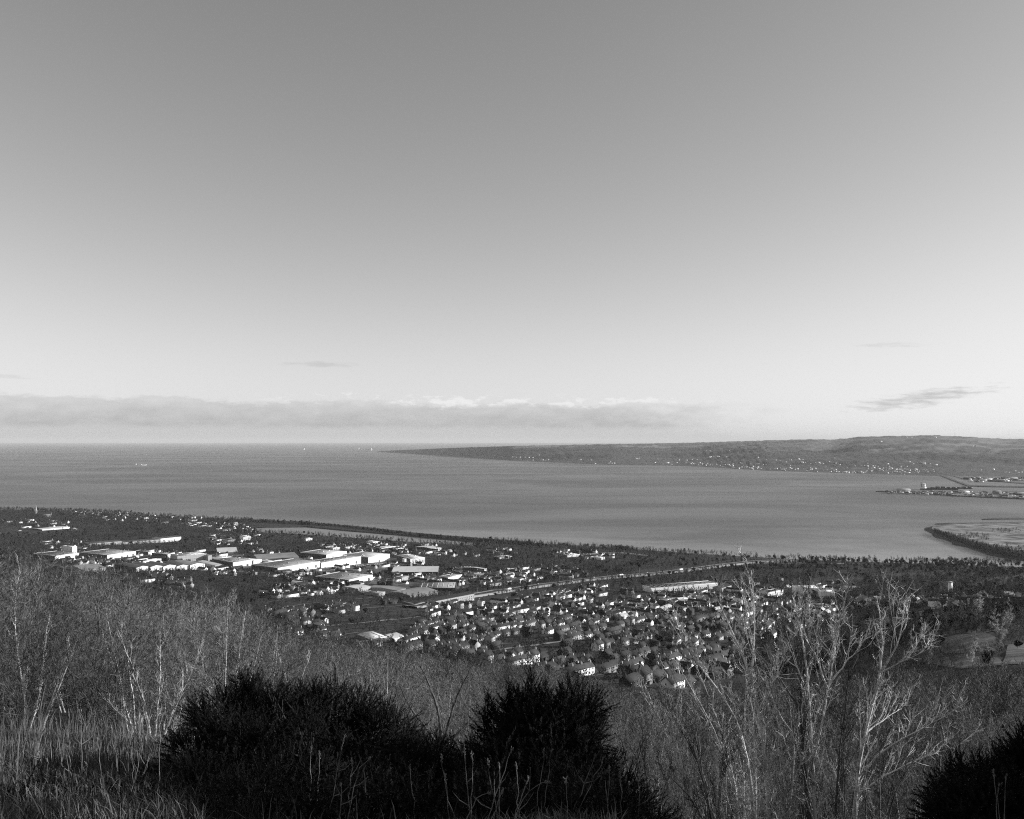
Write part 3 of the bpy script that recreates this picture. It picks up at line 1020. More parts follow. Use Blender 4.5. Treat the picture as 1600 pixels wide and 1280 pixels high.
# white pillar above the golf course
p = on_ground(1485, 928, far=True)
o = empty('white_pillar', p)
tag(o, 'slender white tower standing among dark trees at right', 'tower')
mb = MB()
mb.box(-2.4, 2.4, -2.4, 2.4, -3, 17)
link('shaft', mb.mesh('shaft', [M['white_wall']]), o)
mb = MB()
mb.box(-2.9, 2.9, -2.9, 2.9, 17, 18.2)
link('cap', mb.mesh('cap', [M['cream_wall']]), o)


# ---------------------------------------------------------------- the housing estate
def inside(poly, x, y):
    r = False
    n = len(poly)
    for i in range(n):
        x1, y1 = poly[i]
        x2, y2 = poly[(i + 1) % n]
        if (y1 > y) != (y2 > y) and x < (x2 - x1) * (y - y1) / (y2 - y1) + x1:
            r = not r
    return r


TOWN = [(405, 935), (470, 922), (560, 930), (640, 940), (760, 945), (830, 928), (930, 915), (1010, 932), (1120, 935), (1200, 936), (1300, 945), (1320, 968), (1260, 985), (1150, 1030),
        (1130, 1075), (1000, 1082), (820, 1055), (740, 1030), (600, 1012), (470, 998), (420, 965)]
GREENS = [[(560, 945), (660, 945), (665, 975), (560, 965)], [(540, 955), (640, 958), (650, 1002), (590, 1005), (500, 985)],
          [(770, 1000), (870, 995), (880, 1022), (780, 1028)], [(900, 1000), (935, 1000), (930, 1030), (880, 1030)]]


def free(x, y, r=4.0):
    return all((x - a) ** 2 + (y - b) ** 2 > (c_ + r) ** 2 for a, b, c_ in FOOT)


ROT = math.radians(52)
hr_ = random.Random(11)
cand = []
cu, su = math.cos(ROT), math.sin(ROT)
street = 0
v_off = -1300.0
while v_off < 1100:
    street += 1
    gap = 22.0 if street % 2 else 34.0
    u_ = 200.0 + hr_.uniform(0, 10)
    while u_ < 2400:
        sh = hr_.choices(['house', 'semi', 'bungalow', 'terrace', 'tall'], [4, 6, 3, 2.2, 1.5])[0]
        Ln = HSHAPE[sh][0]
        u_ += Ln / 2 + 2
        wob = 14 * math.sin(u_ / 140.0 + street * 0.7)
        x = u_ * cu - (v_off + wob) * su
        y = u_ * su + (v_off + wob) * cu
        if y > 480 and hr_.random() < 0.80:
            qx, qy = pix(x, y, g1(x, y))
            if inside(TOWN, qx, qy) and not any(inside(g_, qx, qy) for g_ in GREENS) and free(x, y, Ln / 2):
                cand.append((x, y, sh, street, qx, qy))
        u_ += Ln / 2 + hr_.uniform(1, 6) + (14 if hr_.random() < 0.12 else 0)
    v_off += gap
cand = [c for c in cand if hr_.random() < 0.92]
cand.sort(key=lambda c: c[1])
near_h, far_h = cand[:285], cand[285:]
streets = sorted(set(c[3] for c in near_h))
ORD = ['first', 'second', 'third', 'fourth', 'fifth', 'sixth', 'seventh', 'eighth', 'ninth', 'tenth', 'eleventh', 'twelfth', 'thirteenth', 'fourteenth', 'fifteenth', 'sixteenth',
       'seventeenth', 'eighteenth', 'nineteenth', 'twentieth'] + ['%d%s' % (n, {1: 'st', 2: 'nd', 3: 'rd'}.get(n % 10, 'th')) for n in range(21, 80)]
bystreet = {s: sorted([c for c in near_h if c[3] == s], key=lambda c: c[1]) for s in streets}
streets.sort(reverse=True)
WN = {'white_wall': 'white', 'cream_wall': 'pale', 'grey_wall': 'grey', 'brick_wall': 'dark brick'}
SN = {'house': 'detached house', 'semi': 'semi-detached house', 'bungalow': 'bungalow', 'terrace': 'terrace block', 'tall': 'tall house'}


def pick_mats():
    wall = hr_.choices(['white_wall', 'cream_wall', 'grey_wall', 'brick_wall'], [3.0, 2, 2.2, 5])[0]
    roof = hr_.choices(['slate_roof', 'tile_roof'], [3, 1.6])[0]
    return wall, roof


for si, s in enumerate(streets):
    for i, (x, y, sh, _, qx, qy) in enumerate(bystreet[s]):
        wall, roof = pick_mats()
        turn = hr_.random() < 0.30 and sh in ('house', 'tall', 'bungalow')
        rz = ROT + hr_.gauss(0, 0.10) + (math.pi / 2 if turn else 0) + (math.pi if hr_.random() < 0.5 else 0)
        lab = '%s %s, %s from the near end of the %s street from the left' % (WN[wall], SN[sh], ORD[i], ORD[si])
        place_house(x, y, rz, sh, wall, roof, lab, 'houses of the estate below the wood', name='house')
        FOOT.append((x, y, HSHAPE[sh][0] * 0.42))


def far_house_stuff():
    mb = MB()
    mats = [M['white_wall'], M['cream_wall'], M['brick_wall'], M['slate_roof'], M['tile_roof'], M['light_roof']]

    def one(x, y, z, rz, sh=None, wm=None):
        sh = sh or hr_.choice(['house', 'semi', 'bungalow', 'terrace'])
        L, W, hw, hr2, _ = HSHAPE[sh]
        prism_house(mb, L, W, hw, hr2, hr_.choices([0, 1, 2], [4, 2, 2])[0] if wm is None else wm, hr_.choices([3, 4, 5], [6, 3, 0.4])[0], (x, y, z), rz)
        c, s_ = math.cos(rz), math.sin(rz)
        ex = -L / 2 + 0.9
        mb.box(-0.45, 0.45, -0.6, 0.6, hw + hr2 - 0.8, hw + hr2 + 1.5, m=1, rot=rz, org=(x + ex * c, y + ex * s_, z))
        FOOT.append((x, y, L * 0.42))
    for (x, y, sh, st, qx, qy) in far_h:
        one(x, y, g1(x, y) - 0.2, ROT + hr_.gauss(0, 0.12) + (math.pi / 2 if hr_.random() < 0.3 else 0), sh)
    # scattered houses across the coast, by picture region: polygon, count
    regions = [([(90, 866), (420, 858), (440, 894), (200, 892), (90, 880)], 90), ([(420, 862), (640, 866), (700, 905), (560, 925), (430, 905)], 80),
               ([(0, 812), (110, 812), (110, 826), (0, 832)], 22), ([(110, 800), (320, 806), (320, 822), (120, 812)], 70), ([(280, 815), (420, 822), (410, 836), (290, 828)], 46),
               ([(330, 838), (410, 836), (400, 852), (330, 852)], 26), ([(70, 846), (140, 846), (140, 858), (80, 862)], 26), ([(500, 850), (680, 852), (700, 868), (560, 866), (500, 858)], 80),
               ([(700, 858), (800, 858), (800, 870), (700, 870)], 14), ([(610, 898), (800, 898), (820, 912), (700, 915), (620, 912)], 46), ([(780, 888), (900, 885), (915, 900), (800, 912)], 34),
               ([(860, 860), (960, 864), (960, 874), (870, 876)], 18), ([(1000, 928), (1200, 922), (1220, 960), (1000, 955)], 50), ([(1330, 935), (1600, 935), (1600, 952), (1330, 952)], 90),
               ([(410, 920), (560, 905), (600, 925), (420, 935)], 40), ([(700, 896), (780, 894), (780, 906), (700, 906)], 16), ([(1350, 912), (1390, 912), (1390, 922), (1350, 922)], 4),
               ([(225, 895), (300, 895), (300, 925), (225, 925)], 20), ([(330, 890), (400, 890), (400, 900), (330, 900)], 10), ([(1180, 905), (1320, 912), (1320, 940), (1180, 935)], 20)]
    for poly, n in regions:
        xs_, ys_ = [q[0] for q in poly], [q[1] for q in poly]
        k = 0
        for _t in range(n * 8):
            if k >= n:
                break
            qx, qy = hr_.uniform(min(xs_), max(xs_)), hr_.uniform(min(ys_), max(ys_))
            if not inside(poly, qx, qy):
                continue
            g = on_ground(qx, qy, far=True)
            if g.y > float(shore_Y(np.array([g.x / g.y]))[0]) - 25 or not free(g.x, g.y, 5):
                continue
            wm = hr_.choices([0, 1, 2], [1, 2, 5])[0] if qx > 1320 else None
            one(g.x, g.y, g.z - 0.2, ROT + hr_.gauss(0, 0.15) + (math.pi / 2 if hr_.random() < 0.4 else 0), wm=wm)
            k += 1
    o = link('distant_houses', mb.mesh('distant_houses', mats))
    tag(o, 'hundreds of small houses scattered over the coastal town', 'houses', kind='stuff')
    # specks of houses over the water
    mb = MB()
    clusters = [(1070, 1460, 0.01, 0.14, 150), (1060, 1460, 0.12, 0.40, 75), (700, 1060, 0.02, 0.25, 40), (1250, 1420, 0.06, 0.28, 50), (1480, 1600, 0.1, 0.3, 12), (640, 1100, 0.2, 0.8, 16), (1100, 1600, 0.55, 0.9, 16)]
    for x0, x1, s0, s1, n in clusters:
        cen = [(hr_.uniform(x0, x1), s0 + (s1 - s0) * hr_.random() ** 1.3, hr_.uniform(5, 26)) for _c in range(max(3, n // 9))]
        for _t in range(n):
            if hr_.random() < 0.78:
                c_ = hr_.choice(cen)
                px_, ss_ = hr_.gauss(c_[0], c_[2]), c_[1] + hr_.gauss(0, 0.010)
            else:
                px_, ss_ = hr_.uniform(x0, x1), hr_.uniform(s0, s1)
            g = far_point(min(max(px_, 640), 1690), min(max(ss_, 0.006), 0.9))
            L = hr_.uniform(8, 20) * (2.6 if hr_.random() < 0.07 else 1)
            prism_house(mb, L, hr_.uniform(8, 13), hr_.uniform(5, 9), 3.5, hr_.choices([0, 1], [4, 3])[0], hr_.choice([2, 2, 3, 0]), (g.x, g.y, g.z), ROT + hr_.gauss(0, 0.5))
    o = link('distant_shore_houses', mb.mesh('distant_shore_houses', [M['white_wall'], M['cream_wall'], M['slate_roof'], M['grey_roof']]))
    tag(o, 'pale specks of a town on the far shore', 'houses', kind='stuff')


far_house_stuff()

# ---------------------------------------------------------------- roads
YARDS = []
M['yard'] = mat('patchy_yard_tarmac', 0.035, 0.9, v2=0.17, scale=0.03, detail=6.0)
def ribbon(name, pts, width, m, label, dz=0.6, off=0.0, step=25.0, zpts=None, side=None):
    W = [on_ground(x, y, far=True) for x, y in pts]
    P = []
    for i in range(len(W) - 1):
        n = max(1, int((W[i + 1] - W[i]).length / step))
        for q in range(n):
            P.append(W[i].lerp(W[i + 1], q / n))
    P.append(W[-1])
    for _ in range(3):
        P = [P[0]] + [(P[i - 1] + P[i] * 2 + P[i + 1]) / 4 for i in range(1, len(P) - 1)] + [P[-1]]
    V, Q = [], []
    for i, p_ in enumerate(P):
        d = (P[min(i + 1, len(P) - 1)] - P[max(i - 1, 0)])
        nrm = Vector((-d.y, d.x, 0)).normalized()
        c = p_ + nrm * off
        z = max(g1(c.x, c.y), g1((c + nrm * width / 2).x, (c + nrm * width / 2).y), g1((c - nrm * width / 2).x, (c - nrm * width / 2).y), 1.0) + dz
        a, b = c + nrm * width / 2, c - nrm * width / 2
        V += [(a.x, a.y, z), (b.x, b.y, z), (a.x, a.y, z - 6), (b.x, b.y, z - 6)]
        if i:
            k = 4 * i
            Q += [(k - 4, k - 3, k + 1, k), (k - 4, k, k + 2, k - 2), (k - 3, k - 1, k + 3, k + 1)]
    o = link(name, mesh_np(name, V, np.array(Q), m))
    tag(o, label, kind='structure')
    return P


MWAY = [(640, 950), (700, 938), (760, 928), (830, 918), (930, 905.5), (1000, 899.5), (1060, 893.5), (1110, 886.5), (1150, 881.5), (1195, 878), (1240, 876.5)]
mp_ = ribbon('motorway', MWAY, 10, M['concrete'], 'near carriageway of the motorway crossing the plain', 3.0, off=-8.5)
ribbon('motorway', MWAY, 10, M['concrete'], 'far carriageway of the motorway crossing the plain', 3.0, off=8.5)
ribbon('central_reserve', MWAY, 6.6, M['soil'], 'dark verge between the carriageways', 3.3, off=0)
ribbon('road', [(1180, 881.5), (1230, 881), (1280, 880.5), (1320, 882)], 12, M['concrete'], 'pale slip road near the shore', 1.5)
ribbon('road', [(430, 905), (520, 915), (600, 935), (700, 955)], 8, M['asphalt'], 'road through the housing estate', 0.6)
for yi_, (poly_, lab_) in enumerate([([(70, 868), (150, 862), (330, 866), (330, 880), (230, 882), (110, 880)], 'pale yard round the leftmost sheds'),
                                     ([(330, 864), (470, 872), (500, 886), (420, 896), (330, 892)], 'pale yard round the columned hall'),
                                     ([(470, 866), (620, 872), (640, 888), (560, 902), (490, 896)], 'pale yard round the large stores'),
                                     ([(590, 900), (720, 898), (740, 916), (640, 934), (560, 926)], 'pale yard round the school and the dark walled warehouse')]):
    W_ = [on_ground(x_, y_, far=True) for x_, y_ in poly_]
    V_, T_ = [], []
    c_ = sum(W_, Vector()) / len(W_)
    ring_ = [W_[i_].lerp(W_[(i_ + 1) % len(W_)], q_ / 5) for i_ in range(len(W_)) for q_ in range(5)]
    nn_ = len(ring_)
    for j_ in range(11):
        for r_ in ring_:
            p_ = c_.lerp(r_, max(j_, .02) / 10)
            V_.append((p_.x, p_.y, g1(p_.x, p_.y) + 0.35))
    Q_ = [(j_ * nn_ + i_, (j_ + 1) * nn_ + i_, (j_ + 1) * nn_ + (i_ + 1) % nn_, j_ * nn_ + (i_ + 1) % nn_) for j_ in range(10) for i_ in range(nn_)]
    o = link('yard', mesh_np('yard', V_, np.array(Q_), M['yard']))
    tag(o, lab_, kind='structure')
    YARDS.append(poly_)
ribbon('road', [(900, 868), (960, 863), (1010, 869)], 22, M['concrete'], 'pale yard near the shore', 0.8)
for mm, (x0, x1, y0, y1) in enumerate([(190, 235, 876, 880), (575, 625, 884, 888), (285, 330, 879, 881), (470, 520, 876, 878)]):
    a, b = on_ground(x0, (y0 + y1) / 2, far=True), on_ground(x1, (y0 + y1) / 2, far=True)
    pass

# streets of the estate
for q_ in range(0, 46):
    vv = -1300.0 + 56.0 * q_ + 11.0 + 22.0
    run, runs = [], []
    for uu in np.arange(300, 2300, 14.0):
        wv = 14 * math.sin(uu / 140.0 + (2 * q_ + 1.5) * 0.7)
        x_, y_ = uu * cu - (vv + wv) * su, uu * su + (vv + wv) * cu
        if y_ > 480:
            qx_, qy_ = pix(x_, y_, g1(x_, y_))
            if inside(TOWN, qx_, qy_):
                run.append((x_, y_))
                continue
        if len(run) > 3:
            runs.append(run)
        run = []
    for run in runs:
        V, Q = [], []
        for i_, (x_, y_) in enumerate(run):
            nx, ny = -su * 2.7, cu * 2.7
            V += [(x_ + nx, y_ + ny, g1(x_ + nx, y_ + ny) + .5), (x_ - nx, y_ - ny, g1(x_ - nx, y_ - ny) + .5)]
            if i_:
                Q.append((2 * i_ - 2, 2 * i_ - 1, 2 * i_ + 1, 2 * i_))
            FOOT.append((x_, y_, 2.0))
        o = link('street', mesh_np('street', V, np.array(Q), M['concrete'] if q_ % 3 == 0 else M['asphalt']))
        tag(o, 'narrow street running up through the housing estate', kind='structure')

# car parks
CARPARKS = [((178, 880), (236, 873), 16, 'the largest left shed'), ((548, 884.5), (608, 881), 22, 'the tall white store'), ((280, 882), (330, 880), 14, 'the banded store'),
            ((700, 887.5), (735, 886), 8, 'the dark walled warehouse'), ((880, 866), (960, 866.5), 14, 'the shore yard')]
car_cache = {}


def car_mesh(col):
    if col in car_cache:
        return car_cache[col]
    b = MB()
    L = [(-2.1, .35), (-2.15, .8), (-1.9, .95), (-1.2, 1.0), (-.75, 1.45), (.8, 1.48), (1.4, 1.05), (2.05, .92), (2.15, .6), (2.1, .35)]
    n = len(L)
    V = [(x, -.85, z) for x, z in L] + [(x, .85, z) for x, z in L]
    b.add(V, quads=[(i, (i + 1) % n, n + (i + 1) % n, n + i) for i in range(n)], tris=[(0, i + 1, i) for i in range(1, n - 1)] + [(n, n + i, n + i + 1) for i in range(1, n - 1)])
    body = b.mesh('body', [M[col]])
    g = MB()
    g.box(-1.0, 1.15, -.88, .88, 1.02, 1.34)
    gl = g.mesh('glass', [M['glass']])
    wh = MB()
    for i in range(10):
        a0, a1 = i * math.pi / 5, (i + 1) * math.pi / 5
        wh.add([(0, -.12, 0), (.33 * math.cos(a0), -.12, .33 * math.sin(a0)), (.33 * math.cos(a1), -.12, .33 * math.sin(a1)),
                (0, .12, 0), (.33 * math.cos(a0), .12, .33 * math.sin(a0)), (.33 * math.cos(a1), .12, .33 * math.sin(a1))], tris=[(0, 1, 2), (3, 5, 4)], quads=[(1, 4, 5, 2)])
    whm = wh.mesh('wheel', [M['tyre']])
    car_cache[col] = (body, gl, whm)
    return car_cache[col]


def place_car(p, rz, col, label, group, name='parked_car'):
    o = empty(name, p, rz)
    tag(o, label, 'car', group)
    body, gl, whm = car_mesh(col)
    link('body', body, o)
    link('windows', gl, o)
    for x in (-1.35, 1.35):
        for y in (-.82, .82):
            link('wheel', whm, o, (x, y, .33))


CN = {'car_white': 'white', 'car_grey': 'silver', 'car_black': 'black'}
for A, B, n, where in CARPARKS:
    a, b = on_ground(*A, far=True), on_ground(*B, far=True)
    d = b - a
    nrm = Vector((-d.y, d.x, 0)).normalized()
    rz = math.atan2(d.y, d.x)
    xs_ = [a, b, b - nrm * 26, a - nrm * 26]
    o = link('car_park', mesh_np('car_park', [(q.x, q.y, g1(q.x, q.y) + 1.0) for q in xs_], np.array([(0, 3, 2, 1)]), M['asphalt']))
    tag(o, 'grey car park in front of ' + where, kind='structure')
    for row, nm in ((0, 'back'), (1, 'front')):
        for i in range(n):
            f = (i + hr_.uniform(0.3, 0.7)) / n
            q = a.lerp(b, f) - nrm * (5 + 15 * row)
            z = (1 - f) * g1(a.x, a.y) + f * g1(b.x, b.y)
            za = ((1 - f) * g1(xs_[3].x, xs_[3].y) + f * g1(xs_[2].x, xs_[2].y))
            w_ = (5 + 15 * row) / 26
            col = hr_.choices(['car_white', 'car_grey', 'car_black'], [5, 3, 2])[0]
            place_car(Vector((q.x, q.y, z * (1 - w_) + za * w_ + 1.02)), rz + math.pi / 2, col,
                      '%s car, %s from the left in the %s row before %s' % (CN[col], ORD[i], nm, where), 'cars parked outside the stores')
    FOOT.append(((a.x + b.x) / 2, (a.y + b.y) / 2, d.length * 0.5))

# vehicles on the motorway
def lorry(p, rz, label):
    o = empty('lorry', p, rz)
    tag(o, label, 'lorry', 'vehicles on the motorway')
    t = MB()
    t.box(-9, 4.6, -1.25, 1.25, 1.1, 4.0)
    link('trailer', t.mesh('trailer', [M['car_white']]), o)
    t = MB()
    t.box(5.0, 7.4, -1.2, 1.2, 0.6, 3.5)
    link('cab', t.mesh('cab', [M['car_grey']]), o)
    t = MB()
    t.box(7.4, 7.45, -1.0, 1.0, 1.9, 3.0)
    link('windscreen', t.mesh('windscreen', [M['glass']]), o)
    whm = car_mesh('car_white')[2]
    for x in (-7.5, -6.2, -4.9, 3.5, 6.2):
        for y in (-1.1, 1.1):
            link('wheel', whm, o, (x, y, .5), sc=1.5)


def road_at(px_, off):
    best = min(range(1, len(mp_)), key=lambda i: abs(pix(*mp_[i])[0] - px_))
    d = mp_[best] - mp_[best - 1]
    nrm = Vector((-d.y, d.x, 0)).normalized()
    c = mp_[best] + nrm * off
    z = max(g1(c.x, c.y), g1((c + nrm * 6.5).x, (c + nrm * 6.5).y), g1((c - nrm * 6.5).x, (c - nrm * 6.5).y), 1.0) + 3.02
    return Vector((c.x, c.y, z)), math.atan2(d.y, d.x)


for px_, off, lab in [(796, -9, 'white lorry lower left on the motorway'), (965, -9, 'white lorry in the middle of the motorway'), (1064, -9, 'white lorry near the right end of the motorway')]:
    q, rz = road_at(px_, off)
    lorry(q, rz, lab)
for i, px_ in enumerate([850, 884, 930, 984, 1014, 1045, 1085, 1120, 1160]):
    q, rz = road_at(px_, -8.5 if i % 2 else 8.5)
    place_car(q, rz, 'car_white' if i % 3 else 'car_grey', '%s car on the motorway, %s from the left' % ('white' if i % 3 else 'silver', ORD[i]), 'vehicles on the motorway', 'car')
# motorway lamps
mb = MB()
mb.tube([(0, 0, -3), (0, 0, 11.6)], [0.16, 0.10], 6)
pole_me = mb.mesh('pole', [M['metal']])
mb = MB()
mb.box(-2.2, 2.2, -0.12, 0.12, 11.6, 11.75)
mb.box(-2.6, -1.7, -0.2, 0.2, 11.5, 11.7)
mb.box(1.7, 2.6, -0.2, 0.2, 11.5, 11.7)
arm_me = mb.mesh('lamp_arms', [M['metal']])
for i, px_ in enumerate([700, 740, 782, 826, 870, 912, 954, 992, 1028, 1062, 1094, 1124, 1152, 1180]):
    q, rz = road_at(px_, 0)
    o = empty('street_lamp', q, rz + math.pi / 2)
    tag(o, 'twin arm lamp column, %s from the left along the motorway' % ORD[i], 'street lamp', 'lamp columns along the motorway')
    link('pole', pole_me, o)
    link('lamp_arm', arm_me, o)

# ---------------------------------------------------------------- harbour and ships
hx = random.Random(5)
mb = MB()
for _t in range(230):
    px_ = hx.uniform(1385, 1600)
    fr_ = (px_ - 1370) / 230
    py = hx.uniform(767.4 + 1.5 * fr_, 769.6 + 9 * fr_)
    q = on_sea(px_, py, 6.0)
    s_ = hx.uniform(3, 14)
    mb.box(-s_, s_, -s_ * .5, s_ * .5, 5.5, 6 + hx.uniform(1, 6), m=hx.choices([0, 1, 2], [.8, 3, 5])[0], rot=hx.uniform(0, 3), org=(q.x, q.y, 0))
for _t in range(120):
    px_ = hx.uniform(1510, 1640)
    q = on_sea(px_, hx.uniform(746.5, 753), 4.0)
    s_ = hx.uniform(5, 22)
    mb.box(-s_, s_, -s_ * .6, s_ * .6, 3.5, 4 + hx.uniform(4, 12), m=hx.choices([0, 1, 2], [1.2, 3, 5])[0], rot=hx.uniform(0, 3), org=(q.x, q.y, 0))
o = link('harbour_cargo', mb.mesh('harbour_cargo', [M['white_wall'], M['grey_wall'], M['ship_dark']]))
tag(o, 'clutter of containers and stores heaped on the quays', 'cargo', kind='stuff')
for i, (x0, x1, y, h, wall, lab) in enumerate([(1405, 1424, 767.2, 9, 'cream_wall', 'pale shed near the tip of the harbour quay'), (1502, 1516, 770, 8, 'white_wall', 'small white shed in the middle of the quay'),
                                               (1556, 1566, 772.6, 16, 'grey_wall', 'grey silo block on the right part of the quay'), (1588, 1604, 774, 10, 'brick_wall', 'dark shed at the right edge of the quay'),
                                               (1540, 1552, 750.6, 12, 'white_wall', 'white dock shed under the far hills'), (1575, 1592, 749, 12, 'cream_wall', 'pale dock shed at the far right')]):
    a, b = on_sea(x0, y, 5), on_sea(x1, y, 5)
    o = empty('harbour_shed', a, math.atan2(b.y - a.y, b.x - a.x) + 0.1)
    tag(o, lab, 'shed')
    L = (b - a).length
    m_ = MB()
    m_.box(0, L, 0, 30, -3, h)
    link('wall', m_.mesh('wall', [M[wall]]), o)
    m_ = MB()
    m_.add([(-1, -1, h), (L + 1, -1, h), (L + 1, 15, h + 4), (-1, 15, h + 4), (L + 1, 31, h), (-1, 31, h)], quads=[(0, 1, 2, 3), (3, 2, 4, 5)], tris=[(0, 3, 5), (1, 4, 2)])
    link('roof', m_.mesh('roof', [M['grey_roof']]), o)


def ship(px_, py, length, label, rz=0.0, dark=True, cargo=True, stern=-1):
    p_ = on_sea(px_, py)
    o = empty('ship', p_, rz)
    tag(o, label, 'ship')
    s = length / 2
    wd = length * 0.075
    hh = length * 0.055
    st = [(-1, .75), (-.92, 1), (.7, 1), (.9, .6), (1.0, .05)]
    top = [(x * s * 1.02, -w_ * wd, hh * (1.25 if x > .8 else 1)) for x, w_ in st] + [(x * s * 1.02, w_ * wd, hh * (1.25 if x > .8 else 1)) for x, w_ in reversed(st)]
    low = [(x * s * .96, -w_ * wd * .8, -1) for x, w_ in st] + [(x * s * .96, w_ * wd * .8, -1) for x, w_ in reversed(st)]
    n = len(top)
    m_ = MB()
    m_.add(low + top, quads=[(i, (i + 1) % n, n + (i + 1) % n, n + i) for i in range(n)])
    m_.add(top, quads=[(0, 1, 8, 9), (1, 2, 7, 8), (2, 3, 6, 7), (3, 4, 5, 6)])
    link('hull', m_.mesh('hull', [M['ship_dark'] if dark else M['ship_white']]), o)
    b = MB()
    bx = stern * s * 0.86
    bl = length * 0.06
    b.box(bx - bl, bx + bl, -wd * .85, wd * .85, hh, hh * 2.0)
    b.box(bx - bl * .75, bx + bl * .75, -wd * .8, wd * .8, hh * 2.0, hh * 3.1)
    b.box(bx - bl * .5, bx + bl * .6, -wd * .95, wd * .95, hh * 3.1, hh * 3.6)
    link('bridge', b.mesh('bridge', [M['ship_white']]), o)
    f = MB()
    f.tube([(bx - bl * .9, 0, hh * 1.5), (bx - bl * .95, 0, hh * 4.3)], [bl * .22, bl * .18], 8)
    link('funnel', f.mesh('funnel', [M['ship_dark' if not dark else 'grey_wall']]), o)
    if cargo:
        c_ = MB()
        for i in range(9):
            x = -stern * (-s * .62 + i * length * .155 * .9)
            k_ = hx.uniform(0.5, 1.2)
            c_.box(x - length * .055, x + length * .055, -wd * .8, wd * .8, hh, hh * (1 + k_), m=0)
        link('deck_cargo', c_.mesh('deck_cargo', [M['ship_dark'] if dark else M['cream_wall']]), o)
    return o


ship(1468, 767.0, 215, 'large dark cargo ship with white bridge moored behind the quay', rz=-0.10)
ship(217, 726.8, 85, 'nearest small white ship on the open sea at left', dark=False, cargo=False)
ship(225, 727.0, 70, 'small white boat just right of the nearest ship', rz=0.8, dark=False, cargo=False)
ship(231, 711.2, 60, 'faint tiny ship beyond the two white boats', dark=False, cargo=False)
ship(469, 703.2, 280, 'pale ship near the horizon, leftmost of three', dark=False, cargo=False, stern=1)
ship(555, 702.4, 280, 'pale ship near the horizon, middle one of three', dark=False, cargo=False, stern=1)
ship(573, 703.8, 330, 'bright ship just left of the far headland', dark=False, cargo=True, stern=1)
# mast on the far ridge
q = far_point(1494, 0.99)
o = empty('radio_mast', q)
tag(o, 'thin mast on the far ridge at right', 'mast')
mb = MB()
mb.tube([(0, 0, -3), (0, 0, 55)], [1.6, 0.6], 4)
link('lattice', mb.mesh('lattice', [M['metal']]), o)


